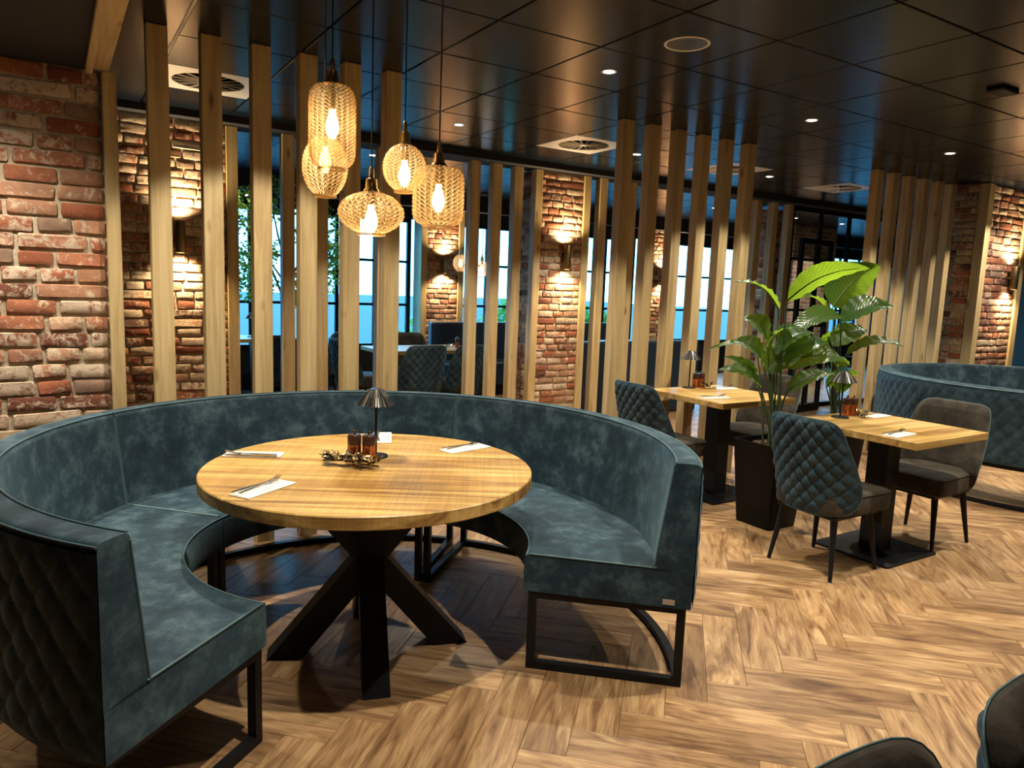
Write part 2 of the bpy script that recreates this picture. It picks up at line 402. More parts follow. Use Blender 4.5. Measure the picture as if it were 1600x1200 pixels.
# ================================================================== THE SETTING
# ---- floor: herringbone, columns along X
PW, PN = .154, 4
def build_floor():
    fl = MB().box(-3, 16.3, -3.2, 10.2, -.08, -.012).build('floor', M_SUB); tag(fl, 'herringbone oak plank floor running under the whole dining room', 'floor', kind='structure')
    def plank_verts(L, w, h=.012, b=.0016):
        m = MB().bbox(b*.3, L-b*.3, b*.3, w-b*.3, -h, 0, b); return m
    base = plank_verts(PW*PN, PW)
    me = base.mesh('plank', M_PLANK)
    import bmesh
    bm = bmesh.new(); bm.from_mesh(me); bmesh.ops.recalc_face_normals(bm, faces=bm.faces); bm.to_mesh(me); bm.free()
    uvl = me.uv_layers.new(name='UVMap')
    for l in me.loops: uvl.data[l.index].uv = me.vertices[l.vertex_index].co[:2]
    s2 = sqrt(.5); U = np.array([s2, -s2]); V = np.array([s2, s2]); O = np.array([2.88, 1.74])
    planks = []
    for m_ in range(-14, 15):
        for k in range(-80, 95):
            for typ in (0, 1):
                if typ == 0: u, v = k+PN*m_, k-PN*m_
                else: u, v = k+PN+PN*m_, k+1-PN-PN*m_
                o = O+U*u*PW+V*v*PW
                # typ0: length along U, width along V ; typ1: length along V, width along U
                if typ == 0: c = o+U*PN*PW/2+V*PW/2
                else: c = o+V*PN*PW/2+U*PW/2
                if -2.6 < c[0] < 15.8 and -1.5 < c[1] < 9.75: planks.append((o, c, typ))
    def score(p):
        # distance, only those inside the viewing wedge
        c = p[1]; a = math.degrees(atan2(c[0], c[1]))
        d = math.hypot(*c)
        if a < -8 or a > 72 or d < .8: d += 50
        if math.hypot(c[0]-.6, c[1]-2.6) < .5: d += 3
        return d
    planks.sort(key=score)
    for o, c, typ in planks[:300]:
        ob = put('plank', me, fl)
        if typ == 0: ob.rotation_euler = (0, 0, -pi/4); ob.location = (o[0], o[1], 0)
        else: # local x along V, local y must be along -U or shift origin
            q = o+U*PW; ob.rotation_euler = (0, 0, pi/4); ob.location = (q[0], q[1], 0)
    # the rest
    nv = len(base.v); vv = np.array([v for v in base.v]); V_, F_, UVv = [], [], []
    mf = [tuple(p.vertices) for p in me.polygons]; mv = np.array([tuple(v.co) for v in me.vertices])
    for o, c, typ in planks[300:]:
        n = len(V_)
        if typ == 0: a, org = -pi/4, o
        else: a, org = pi/4, o+U*PW
        ca, sa = cos(a), sin(a)
        for p in mv: V_.append((org[0]+ca*p[0]-sa*p[1], org[1]+sa*p[0]+ca*p[1], p[2])); UVv.append((p[0], p[1]))
        for f in mf: F_.append(tuple(i+n for i in f))
    me2 = bpy.data.meshes.new('planks_beyond'); me2.from_pydata(V_, [], F_); me2.materials.append(M_PLANK)
    ul = me2.uv_layers.new(name='UVMap')
    li = np.empty(len(me2.loops), dtype=np.int32); me2.loops.foreach_get('vertex_index', li)
    ul.data.foreach_set('uv', np.array(UVv, dtype=np.float32)[li].ravel())
    tag(put('planks_beyond', me2, fl), kind='stuff')
build_floor()

# ---- ceiling
TX, TY, TS = 1.192, 2.4756, .6
VENTS = {(.892, 5.1756), (3.892, 5.1756), (5.692, 5.1756), (7.492, 5.1756)}
def build_ceiling():
    ce = MB().box(-3, 16.3, -3.2, 10.2, CEIL+.022, CEIL+.12).build('ceiling', M_CEIL)
    tag(ce, 'dark grid ceiling of large glossy black tiles', 'ceiling', kind='structure')
    g = .0045
    me = MB().bbox(-TS/2+g, TS/2-g, -TS/2+g, TS/2-g, 0, .02, .004).mesh('ceiling_tile', M_TILE)
    import bmesh
    bm = bmesh.new(); bm.from_mesh(me); bmesh.ops.recalc_face_normals(bm, faces=bm.faces); bm.to_mesh(me); bm.free()
    for i in range(-1, 25):
        for j in range(-4, 12):
            x, y = TX+TS*(i+.5), TY+TS*(j+.5)
            if x > 16 or (x > 6 and y < 1.9) or (x > 12 and y < 4): continue
            if any(abs(x-a) < .1 and abs(y-b) < .1 for a, b in VENTS): continue
            if y > 6.1 and y < 6.5: continue
            if y < .6 and x < 2: continue
            o = put('ceiling_tile', me, ce, (x, y, CEIL))
            o.rotation_euler = (RND.gauss(0, .0012), RND.gauss(0, .0012), 0)
    # plain margin by the soffit, with its white edge trim
    tag(MB().box(.25, .582, -3, 6.1, CEIL, CEIL+.02).build('trim_1', M_TILE), 'plain black ceiling margin beside the dropped soffit', 'ceiling trim', kind='structure')
    tag(MB().box(.582, .596, 1.5, 4.72, CEIL-.004, CEIL+.018).build('trim_2', M_WHITE), 'thin white edge strip between black ceiling margin and tiles', 'ceiling trim', kind='structure')
    # bulkhead between the two dining zones
    tag(MB().box(-2.9, 16.2, 6.08, 6.40, 2.665, CEIL+.02).build('trim_3', M_DARKWALL), 'flat black bulkhead crossing the ceiling above the rear post screen', 'bulkhead', kind='structure')
    # soffit at the left over the brick wall
    tag(MB().box(-2.9, .20, -3, 4.30, 2.46, CEIL+.02).build('trim_4', M_DARKWALL), 'dropped black soffit above the left brick wall', 'soffit', kind='structure')
    b = MB().bbox(.20, .268, .6, 4.155, 2.455, 2.60, .003).build('trim_5', M_BEAM); tag(b, 'pale timber edge beam along the dropped black soffit', 'beam', kind='structure')
    b = MB().bbox(.168, .199, .6, 4.155, 2.43, 2.458, .003).build('trim_6', M_BEAM); tag(b, 'shadowed timber batten under the black soffit edge', 'beam', kind='structure')
build_ceiling()

# ---- enclosing walls outside the picture and the end walls
for nm, bx, lb in [('wall_front', (-3, 16.3, -3.2, -3.1, 0, 2.8), 'plain wall of the room behind the viewer'),
                   ('wall_right', (16.2, 16.3, -3.2, 10.2, 0, 2.8), 'plain end wall on the right of the room'),
                   ('wall_left', (-2.9, -2.8, -3.2, 10.2, 0, 2.8), 'plain end wall on the left of the room')]:
    tag(MB().box(*bx).build(nm, M_ROOMWALL), lb, 'wall', kind='structure')

# ---- brick work
def brick_mesh(L, h, d, seed):
    r = random.Random(seed); m = MB(); j = lambda s: r.uniform(-s, s)
    def ring(x, z, y, c, ins):
        a, b = x/2-ins, z/2-ins
        return [(-a+c+j(.003), y+j(.002), -b+j(.003)), (a-c+j(.003), y+j(.002), -b+j(.003)), (a+j(.003), y, -b+c+j(.003)), (a+j(.003), y, b-c+j(.003)),
                (a-c+j(.003), y+j(.002), b+j(.003)), (-a+c+j(.003), y+j(.002), b+j(.003)), (-a+j(.003), y, b-c+j(.003)), (-a+j(.003), y, -b+c+j(.003))]
    m.v += ring(L, h, 0.0, .006, 0)+ring(L, h, -d*.78, .007, .0005)+ring(L, h, -d, .009, .0045)
    for q in (0, 8):
        for i in range(8): m.f.append((q+i, q+(i+1) % 8, q+8+(i+1) % 8, q+8+i))
    m.v.append((j(.02), -d-.002-r.uniform(0, .003), j(.008))); c = len(m.v)-1
    for i in range(8): m.f.append((16+i, 16+(i+1) % 8, c))
    me = m.mesh('brick', M_BRICK, True, 30); return me
BRICKS = {}
def get_brick(L, h, d):
    key = (round(L, 2), round(h, 3), RND.randrange(3))
    if key not in BRICKS: BRICKS[key] = brick_mesh(L, h, d, len(BRICKS)+5)
    return BRICKS[key]
def brick_face(parent, org, ang, width, z0, z1, course=.0775, joint=.015, d=.02, lens=(.14, .205, .285), seed=1, local=(0,0,0)):
    """bricks on a vertical face: org is the left foot of the face seen from outside, ang the heading of its run, outward is to the right of the run"""
    r = random.Random(seed); n = int(round((z1-z0)/course)); h = (z1-z0)/n
    ca, sa = cos(ang), sin(ang); cnt = 0
    for i in range(n):
        x = r.uniform(-.12, 0); z = z0+(i+.5)*h
        while x < width-.03:
            L = r.choices(lens, (4, 3, 2.4))[0]
            a, b = max(x, .002), min(x+L, width-.002)
            if width-(x+L+joint) < .05: b = width-.002
            l = b-a
            if l > .03:
                me = get_brick(round(l-.0, 2) if l > .05 else .05, h-joint, d)
                c = (a+b)/2
                o = put('brick', me, parent, (org[0]+ca*c-local[0], org[1]+sa*c-local[1], z+r.uniform(-.003, .003)), ang)
                o.rotation_euler = (r.gauss(0, .012), r.gauss(0, .010), ang+r.gauss(0, .01)); cnt += 1
            x = b+joint
    return cnt
# left brick wall in line with the first row of posts
wl = MB().box(-2.8, .236, 4.215, 4.32, 0, 2.46).build('wall_back_left', M_MORTAR); tag(wl, 'old red brick wall behind the left end of the round booth', 'wall', kind='structure')
brick_face(wl, (-.62, 4.217, 0), 0, .850, .50, 2.46, .0775, .015, .015, seed=3)

def pillar(name, label, X0, X1, Y0, Y1, ztop, zb, course, faces, trim, seed, group=None, lens=(.12, .17, .24)):
    """brick pillar with oak corner boards; faces subset of 'f' (front, -Y) and 'l' (left, -X)"""
    t = thing(name, label, 'pillar', (X0, Y0, 0), group=group)
    L = (X0, Y0)
    MB().box(.012, X1-X0-.012, .012, Y1-Y0, 0, ztop).build('core', M_MORTAR, t)
    if 'f' in faces: brick_face(t, (X0+trim, Y0+.013, 0), 0, X1-X0-2*trim, zb, ztop-.01, course, .013, .014, lens, seed, L)
    if 'l' in faces: brick_face(t, (X0+.013, Y1-.03, 0), -pi/2, Y1-Y0-.03-trim, zb, ztop-.01, course, .013, .014, lens, seed+1, L)
    if trim:
        MB().bbox(-.012, trim, -.018, trim*.9, 0, ztop-.002, .003).build('corner_board', M_POST, t)
        MB().bbox(X1-X0-trim, X1-X0+.012, -.018, trim*.9, 0, ztop-.002, .003).build('corner_board', M_POST, t)
    return t
R2 = 6.20      # plane of the rear screen
pillar('brick_pillar', 'wide brick pillar with wall light seen between the posts left of the pendants', .05, 1.26, R2, R2+.42, 2.662, .45, .070, 'f', .075, 11)
pillar('brick_pillar', 'brick pillar with wall light in the middle of the rear post screen', 4.10, 4.77, R2, R2+.45, 2.662, .30, .070, 'fl', .075, 21)
pillar('brick_pillar', 'brick pillar with wall light at the far right beyond the second booth', 8.07, 8.96, 3.90, 4.30, CEIL-.002, .70, .072, 'fl', .09, 31)
pillar('brick_pillar', 'narrow far brick pillar with wall light between the windows, left of the middle', 4.50, 5.17, 9.70, 10.0, CEIL-.05, .55, .072, 'f', .08, 41)
pillar('brick_pillar', 'far brick pillar with wall light seen between the slatted posts', 8.80, 9.50, 9.70, 10.0, CEIL-.05, .55, .072, 'f', .08, 51)
pillar('brick_pillar', 'brick pillar behind the black glazed door on the right', 8.25, 8.72, 6.75, 7.2, CEIL-.05, .6, .072, 'fl', .0, 61)

# ---- posts
def post_mesh(w, d, h):
    import bmesh
    me = MB().bbox(0, w, 0, d, 0, h, .003).mesh('timber_post', M_POST)
    bm = bmesh.new(); bm.from_mesh(me); bmesh.ops.recalc_face_normals(bm, faces=bm.faces); bm.to_mesh(me); bm.free(); return me
ORD = ['first', 'second', 'third', 'fourth', 'fifth', 'sixth', 'seventh', 'eighth']
PM1 = post_mesh(.098, .085, CEIL-.001); PM2 = post_mesh(.10, .09, 2.664)
tag(put('timber_post', post_mesh(.062, .075, 2.455), None, (.236, 4.157, 0)), 'slim pale timber post closing the edge of the left brick wall', 'post')
for k in range(6):
    tag(put('timber_post', PM1, None, (.432+.2505*k, 4.155, 0)), ORD[k]+' full-height timber post from the left brick wall, behind the round booth', 'post', 'posts behind the round booth')
for k in range(6):
    tag(put('timber_post', PM1, None, (3.492+.2605*k, 4.172, 0)), ORD[k]+' timber post from the left in the screen beside the table with the planter', 'post', 'posts beside the small tables')
for k in range(6):
    tag(put('timber_post', PM1, None, (6.60+.2610*k, 4.175, 0)), ORD[k]+' timber post from the left in the screen behind the quilted second booth', 'post', 'posts behind the second booth')
for k, x in enumerate((1.622, 1.905, 2.175, 2.45)):
    tag(put('timber_post', PM2, None, (x, R2, 0)), ORD[k]+' post right of the wide pillar in the rear screen, seen past the front posts', 'post', 'posts of the rear screen')
for k, x in enumerate((3.372, 3.612, 3.855)):
    tag(put('timber_post', PM2, None, (x, R2, 0)), ORD[k]+' post from the left in the group left of the middle brick pillar', 'post', 'posts of the rear screen')
for k, x in enumerate((4.915, 5.32, 5.60)):
    tag(put('timber_post', PM2, None, (x, R2, 0)), ORD[k]+' rear-screen post to the right of the middle brick pillar', 'post', 'posts of the rear screen')
for k, x in enumerate((7.36, 7.66, 7.96)):
    tag(put('timber_post', PM2, None, (x, R2, 0)), ORD[k]+' grey daylit post left of the black glazed door', 'post', 'posts of the rear screen')

# ---- far windows: black steel grids with glass
def window(name, label, X0, X1, Y, z0, z1, nx, nz, bar=.06, frame_cat='window', depth=.05):
    w = thing(name, label, frame_cat, (X0, Y, 0), kind='structure')
    w_, dz = X1-X0, z1-z0
    def b(n, *a): MB().box(*a).build(n, M_BLACK, w)
    b('frame', 0, bar, 0, depth, z0, z1); b('frame', w_-bar, w_, 0, depth, z0, z1); b('frame', bar, w_-bar, 0, depth, z0, z0+bar); b('frame', bar, w_-bar, 0, depth, z1-bar, z1)
    for i in range(1, nx): b('mullion', w_*i/nx-bar*.4, w_*i/nx+bar*.4, .004, depth-.004, z0+bar, z1-bar)
    for k in range(1, nz):
        zz = z0+dz*k/nz
        for i in range(nx):
            xa = bar if i == 0 else w_*i/nx+bar*.4; xb = w_-bar if i == nx-1 else w_*(i+1)/nx-bar*.4
            b('glazing_bar', xa, xb, .008, depth-.008, zz-bar*.3, zz+bar*.3)
    for i in range(nx):
        for k in range(nz):
            MB().box(w_*i/nx+.02, w_*(i+1)/nx-.02, depth*.4, depth*.5, z0+dz*k/nz+.015, z0+dz*(k+1)/nz-.015).build('pane', M_GLASS, w)
    return w
WY = 9.98
window('window_1', 'far black steel window behind the small tree', -.6, 2.75, WY, .55, 2.42, 6, 3)
window('window_2', 'far black steel window left of the narrow brick pillar', 2.80, 4.46, WY, .55, 2.42, 3, 3)
window('window_3', 'far black steel window right of the narrow brick pillar', 5.20, 7.40, WY, .55, 2.42, 4, 3)
window('window_4', 'far black steel window seen through the middle posts', 7.44, 8.76, WY, .55, 2.42, 2, 3)
window('window_5', 'far black steel window seen between the slatted posts on the right', 9.54, 12.6, WY, .55, 2.42, 5, 3)
window('window_7', 'far black steel window beyond the glazed screen on the right', 12.62, 16.1, WY, .55, 2.42, 5, 3)
wb = MB()
wb.box(-2.8, 16.2, 10.0, 10.12, 0, .55).box(-2.8, 16.2, 10.0, 10.12, 2.42, 2.84).box(-2.8, -.6, 10.0, 10.12, .55, 2.42)
tag(wb.build('wall_back', M_DARKWALL), 'dark sill and header of the far window wall', 'wall', kind='structure')
tag(MB().box(2.4, 3.0, 9.55, 9.62, 2.45, 2.46).box(-2.8, 16.2, 9.2, 9.35, 2.52, CEIL+.02).build('trim_7', M_DARKWALL), 'dark duct beam in front of the far windows', 'beam', kind='structure')
# glazed partition and door on the right
window('window_6', 'black glazed screen with transom right of the rear posts', 8.10, 10.6, R2+.05, 0.0, 2.66, 4, 4, .055)
dr = thing('door_1', 'open black steel door with four glass panes beside the big plant', 'door', (7.95, R2-.25, 0), radians(8), kind='structure')
for a in [(0, .06, 0, .045, 0, 2.24), (.74, .80, 0, .045, 0, 2.24), (.06, .74, 0, .045, 2.17, 2.24), (.06, .74, 0, .045, 0, .10)]: MB().box(*a).build('door_rail', M_BLACK, dr)
for zz in (.62, 1.14, 1.66): MB().box(.06, .74, .008, .037, zz-.02, zz+.02).build('glazing_bar', M_BLACK, dr)
MB().box(.385, .415, .008, .037, .10, 2.17).build('mullion', M_BLACK, dr)
for za, zb in ((.10, .60), (.64, 1.12), (1.16, 1.64), (1.68, 2.17)): MB().box(.06, .74, .02, .025, za, zb).build('pane', M_GLASS, dr)
MB().tube([(.70, -.03, .95), (.70, -.03, 1.35)], .011).build('handle', M_BLACK, dr)
def bw_fn(nt, b):
    br = N(nt, 'ShaderNodeTexBrick'); br.inputs['Color1'].default_value = (.20,.075,.04,1); br.inputs['Color2'].default_value = (.33,.20,.13,1); br.inputs['Mortar'].default_value = (.36,.29,.2,1)
    br.inputs['Scale'].default_value = 1.0; br.inputs['Brick Width'].default_value = .21; br.inputs['Row Height'].default_value = .072; br.inputs['Mortar Size'].default_value = .008
    mp = N(nt, 'ShaderNodeMapping'); mp.inputs['Rotation'].default_value = (pi/2, 0, 0); tc = N(nt, 'ShaderNodeTexCoord'); nt.links.new(tc.outputs['Object'], mp.inputs[0]); nt.links.new(mp.outputs[0], br.inputs['Vector'])
    nt.links.new(br.outputs['Color'], b.inputs['Base Color'])
wi = MB().box(10.75, 11.9, 8.2, 8.4, 0, CEIL).build('wall_inner', mat('far_brick', rough=.9, fn=bw_fn)); tag(wi, 'dim brick wall behind the black glazed screen on the right', 'wall', kind='structure')
# outside ground
tag(MB().box(-30, 60, 10.2, 80, -.25, -.15).build('ground', M_GROUND), 'pale pavement outside the far windows', 'ground', kind='structure')

# ---- ceiling fittings
def downlight(x, y, label, on=True, z=CEIL):
    t = thing('downlight', label, 'downlight', (x, y, z), group='recessed ceiling spots')
    MB().lathe([(.030, -.001), (.042, -.004), (.045, -.001), (.045, .004)], 24, cap=False).build('rim', M_WHITE if on else M_BLACK, t, smooth=True)
    MB().lathe([(0, -.0025), (.030, -.0020)], 20).build('lens', M_LED, t)
    l = bpy.data.lights.new('spot', 'SPOT'); l.energy = SPOT_W; l.color = SPOT_COL; l.spot_size = radians(SPOT_ANGLE); l.spot_blend = SPOT_BLEND; l.shadow_soft_size = .022
    # reflector lamp: a hot middle beam and weaker spill out to the cut-off
    l.use_nodes = True; nt = l.node_tree; em = next(n for n in nt.nodes if n.type == 'EMISSION')
    ge = N(nt, 'ShaderNodeNewGeometry'); sx = N(nt, 'ShaderNodeSeparateXYZ'); nt.links.new(ge.outputs['Incoming'], sx.inputs[0])
    ab = N(nt, 'ShaderNodeMath', operation='ABSOLUTE'); nt.links.new(sx.outputs[2], ab.inputs[0])
    mr = N(nt, 'ShaderNodeMapRange'); mr.inputs[1].default_value = .60; mr.inputs[2].default_value = 1.0; mr.inputs[3].default_value = .42; mr.inputs[4].default_value = 1.75
    nt.links.new(ab.outputs[0], mr.inputs[0]); nt.links.new(mr.outputs[0], em.inputs[1])
    lo = bpy.data.objects.new('spot_beam', l); COL.objects.link(lo); lo.parent = t; lo.location = (0, 0, -.012)
    return t
DLS = [(.892, 3.3756, 'recessed ceiling spot above the round booth at the top edge'), (2.692, 3.3756, 'recessed ceiling spot left of the round speaker grille'),
       (4.492, 3.3756, 'recessed ceiling spot above the big plant'), (6.292, 3.3756, 'recessed ceiling spot above the second booth'),
       (2.692, 5.1756, 'recessed ceiling spot right of the pendant cords'), (4.492, 5.1756, 'recessed ceiling spot right of the middle air vent'),
       (6.292, 5.1756, 'recessed ceiling spot left of the far right air vent')]
for x, y, lb in DLS: downlight(x, y, lb)
for k, (x, y) in enumerate([(.892, 1.5756), (2.692, 1.5756), (4.492, 1.5756), (6.292, 1.5756), (8.092, 3.3756), (8.092, 1.5756)]):
    downlight(x, y, ['above the left of the viewer', 'over the floor right of the round booth', 'over the floor before the front square table', 'over the near end of the second booth', 'above the far right brick pillar', 'over the far end of the second booth'][k].join(['recessed ceiling spot outside the picture ', '']))
for k, (x, y) in enumerate([(2.692, 6.9756), (4.492, 8.1756), (6.292, 7.5756), (8.092, 7.5756), (1.492, 8.1756), (9.892, 7.5756), (11.092, 7.5756)]):  # last two, stronger, are added to brighten the glazed door area
    downlight(x, y, ORD[k]+' of the real and added recessed spots in the ceiling behind the bulkhead').children[2].data.energy = SPOT_W*(.35 if k < 5 else .8)
downlight(-.22, 3.72, 'recessed spot in the black soffit above the left brick wall', True, 2.459)
downlight(-1.4, 3.72, 'recessed spot in the soffit beyond the left edge', True, 2.459)
for _l in [o for o in bpy.data.objects if o.type == 'LIGHT'][-2:]: _l.data.spot_blend = 1.0; _l.data.spot_size = radians(125); _l.data.energy = SPOT_W*.75
_w = downlight(2.692, -.2244, 'added dim fill spot behind the viewer for the near chairs'); _w.children[2].data.energy = SPOT_W*.4  # unseen fill lamp, added so the near chairs do not go black
def vent(x, y, label):
    t = thing('air_vent', label, 'air vent', (x, y, CEIL), group='square swirl vents')
    ring = MB(); n = 48; R = .215; a = TS/2-.006
    pin = [(R*cos(2*pi*i/n), R*sin(2*pi*i/n)) for i in range(n)]
    pout = []
    for cx, cy in pin:
        k = a/max(abs(cx), abs(cy)); pout.append((cx*k, cy*k))
    for z in (0, .014): ring.v += [(px, py, z) for px, py in pin]+[(px, py, z) for px, py in pout]
    for i in range(n):
        j = (i+1) % n
        ring.f += [(i, j, n+j, n+i), (2*n+i, 2*n+j, 3*n+j, 3*n+i), (i, j, 2*n+j, 2*n+i), (n+i, n+j, 3*n+j, 3*n+i)]
    ring.build('plate', M_VENT, t)
    MB().lathe([(0, .02), (R+.01, .02)], 32).build('duct', M_CEIL, t)
    MB().lathe([(0, -.003), (.035, -.002), (.035, .006)], 20).build('hub', M_VENT, t)
    bl = MB().box(.03, R+.004, -.006, .006, .001, .004)
    me = bl.mesh('swirl_blade', M_VENT)
    for i in range(16):
        o = put('swirl_blade', me, t, (0, 0, 0)); o.rotation_euler = (.7, 0, 2*pi*i/16)
    return t
for (x, y), lb in zip(sorted(VENTS), ['square swirl air vent behind the left posts', 'square swirl air vent above the middle brick pillar', 'square air vent half hidden behind the slatted posts', 'square swirl air vent left of the far right posts']): vent(x, y, lb)
sp = thing('ceiling_speaker', 'round flush speaker grille in the black ceiling', 'speaker', (2.692, 2.7756, CEIL))
MB().lathe([(.098, 0), (.105, -.005), (.112, -.002), (.112, .003)], 40, cap=False).build('rim', M_WHITE, sp, smooth=True)
MB().lathe([(0, -.002), (.099, -.001)], 40).build('grille', mat('grille', (.10,.12,.15), .3, .6), sp)
de = thing('ceiling_sensor', 'small flat black box on the ceiling at upper right', 'sensor', (4.633, 2.231, CEIL))
MB().bbox(-.09, .09, -.05, .05, -.022, 0, .006).build('housing', M_BLACK, de); MB().box(.086, .0915, -.045, .045, -.018, -.006).build('edge_strip', M_WHITE, de)

# ---- wall lights
def sconce(x, y, z, label, h=.24, e=1.0):
    t = thing('wall_light', label, 'wall light', (x, y, z), group='up and down wall lights')
    MB().bbox(-.03, .03, -.012, 0, -.06, .06, .003).build('back_plate', M_BRASSD, t)
    MB().tube([(0, -.012, 0), (0, -.04, 0)], .012).build('arm', M_BRASSD, t)
    MB().lathe([(.036, -h/2), (.038, -h/2+.004), (.038, h/2-.004), (.036, h/2), (.030, h/2), (.030, h/2-.02)], 24, (0, -.07, 0), cap=False).build('tube', M_BRASSD, t, smooth=True)
    for s in (-1, 1):
        MB().lathe([(0, 0), (.0295, 0)], 20, (0, -.07, s*(h/2-.012))).build('lens', M_SCONCE, t)
        l = bpy.data.lights.new('sconce_beam', 'SPOT'); l.energy = SCONCE_W*e; l.color = SCONCE_COL; l.spot_size = radians(140); l.spot_blend = 1.0; l.shadow_soft_size = .02
        o = bpy.data.objects.new('sconce_beam', l); COL.objects.link(o); o.parent = t; o.location = (0, -.07, s*(h/2+.004)); o.rotation_euler = (0 if s < 0 else pi, 0, 0)
sconce(.835, R2-.006, 1.785, 'tubular brass wall light on the wide pillar behind the left posts')
sconce(4.47, R2-.006, 1.815, 'tubular brass wall light on the middle brick pillar')
sconce(8.66, 3.894, 1.785, 'tubular brass wall light on the far right brick pillar')
sconce(4.84, 9.694, 1.77, 'distant brass wall light on the narrow far pillar', e=1.3)
sconce(9.15, 9.694, 1.77, 'distant brass wall light glimpsed between the slatted posts', e=1.3)

# ================================================================== BOOTHS
def arc_sweep(mb, prof, a0, a1, n):
    m = len(prof); b = len(mb.v)
    for i in range(n+1):
        a = a0+(a1-a0)*i/n
        for r, z in prof: mb.v.append((r*cos(a), r*sin(a), z))
    for i in range(n):
        for j in range(m):
            p, q = b+i*m, b+(i+1)*m
            mb.f.append((p+j, q+j, q+(j+1) % m, p+(j+1) % m))
    mb.f.append(tuple(b+j for j in range(m))); mb.f.append(tuple(b+n*m+j for j in range(m))[::-1])
    return mb
RI, RB, RT, RO, ZS, ZB, ZT = .668, 1.165, 1.215, 1.315, .475, .325, .885
def bench(center, a0, a1, label, group, tagged=False, open0=False, open1=False):
    t = thing('booth_bench', label, 'booth bench', (center[0], center[1], 0), group=group)
    g = .0035; a0 += g; a1 -= g; n = 44
    # seat: top cushion with a soft edge
    seat = roundpoly([(RI, ZB), (RO-.004, ZB), (RO-.004, ZS-.01), (RB+.03, ZS), (RI, ZS)], [.012, .006, .006, 0, .028], 4)
    s = arc_sweep(MB(), seat, a0, a1, n).build('seat', M_TEAL, t, smooth=True, angle=40)
    back = roundpoly([(RB, ZS-.012), (RO-.002, ZS-.012), (RO-.002, ZT), (RT, ZT)], [.004, .004, .022, .022], 4)
    bk = arc_sweep(MB(), back, a0, a1, n).build('backrest', M_TEAL, t, smooth=True, angle=40)
    # quilted outer panel
    q = MB(); L = RO*(a1-a0); nu = int(L/.0095); nz = 58; P = []
    for i in range(nu+1):
        a = a0+(a1-a0)*i/nu; row = []
        for k in range(nz+1):
            z = ZB+.004+(ZT-.028-ZB)*k/nz
            e = min(1, min(k, nz-k)/4)*min(1, min(i, nu-i)/4)
            r = RO+.002+.013*quilt(RO*a, z*.80, .105)*e
            row.append((r*cos(a), r*sin(a), z))
        P.append(row)
    q.grid(P).build('quilted_panel', M_TEALQ, t, smooth=True, angle=80)
    # piping
    p = MB(); arc = lambda r, z: [(r*cos(a0+(a1-a0)*i/n), r*sin(a0+(a1-a0)*i/n), z) for i in range(n+1)]
    p.tube(arc(RT+.008, ZT+.001), .0035, 6); p.tube(arc(RO, ZT-.008), .0035, 6); 
    p.build('piping', M_TEALP, bk, smooth=True)
    p = MB().tube(arc(RI+.006, ZS-.005), .0035, 6)
    for a in (a0, a1): p.tube([((RI+.02)*cos(a), (RI+.02)*sin(a), ZS+.001), ((RB+.01)*cos(a), (RB+.01)*sin(a), ZS+.001)], .0035, 6)
    p.build('piping', M_TEALP, s, smooth=True)
    for a in (a0, a1):
        MB().tube([(RB*cos(a), RB*sin(a), ZS), ((RT)*cos(a), (RT)*sin(a), ZT-.02)], .0035, 6).build('piping', M_TEALP, bk, smooth=True)
    # steel frame: a square loop at each end, a curved rail along the floor
    h = .016
    def radial(mb, a, r0, r1, z0, z1, w=h):
        d = Vector((cos(a), sin(a), 0)); s_ = Vector((-sin(a), cos(a), 0))*w
        b = len(mb.v)
        for r_, z_ in ((r0, z0), (r1, z0), (r1, z1), (r0, z1)):
            for sg in (-1, 1): mb.v.append(tuple(d*r_+s_*sg+Vector((0, 0, z_))))
        for i in range(4):
            j = (i+1) % 4; mb.f.append((b+2*i, b+2*j, b+2*j+1, b+2*i+1))
        mb.f.append((b, b+2, b+4, b+6)); mb.f.append((b+1, b+3, b+5, b+7))
    fr = MB()
    da = .030
    for a in (a0+da, a1-da):
        radial(fr, a, RI+.02, RO-.02, 0, .03); radial(fr, a, RI+.02, RO-.02, ZB-.03, ZB-.0005)
        for rr in (RI+.02, RO-.052):
            lg = MB(); radial(lg, a, rr, rr+.032, .03, ZB-.03); lg.build('leg', M_BLACK, t)
    arc_sweep(fr, [(RO-.052, 0), (RO-.02, 0), (RO-.02, .03), (RO-.052, .03)], a0+da, a1-da, 36)
    arc_sweep(fr, [(RO-.08, ZB-.03), (RO-.02, ZB-.03), (RO-.02, ZB), (RO-.08, ZB)], a0+da, a1-da, 36)
    fr.build('frame', M_BLACK, t)
    if tagged:
        a = a0; d = Vector((cos(a), sin(a), 0)); nn = Vector((sin(a), -cos(a), 0))
        mb = MB(); b = 0
        for rr, z in ((1.205, .337), (1.25, .337), (1.25, .357), (1.205, .357)):
            for o in (0, .003): mb.v.append(tuple(d*rr+nn*o+Vector((0, 0, z))))
        mb.f = [(1,3,5,7), (0,2,4,6), (0,1,3,2), (2,3,5,4), (4,5,7,6), (6,7,1,0)]
        mb.build('maker_tag', M_LEATHERTAG, t)
    return t
BC = (1.04, 2.74)
A0, A1 = radians(-44), radians(222); SG = (A1-A0)/3
bench(BC, A0, A0+SG, 'right third of the round teal booth, its open end facing the viewer', 'modules of the round booth', True)
bench(BC, A0+SG, A0+2*SG, 'middle third of the round teal booth against the timber posts', 'modules of the round booth')
bench(BC, A0+2*SG, A1, 'left third of the round teal booth with its dark quilted side at the bottom left', 'modules of the round booth')
B2 = (7.20, 2.80)
bench(B2, radians(130), radians(232), 'quilted outer side of the second teal booth at the right edge', 'modules of the second booth')
bench(B2, radians(46), radians(130), 'far side of the second teal booth before the dark brick pillar', 'modules of the second booth')
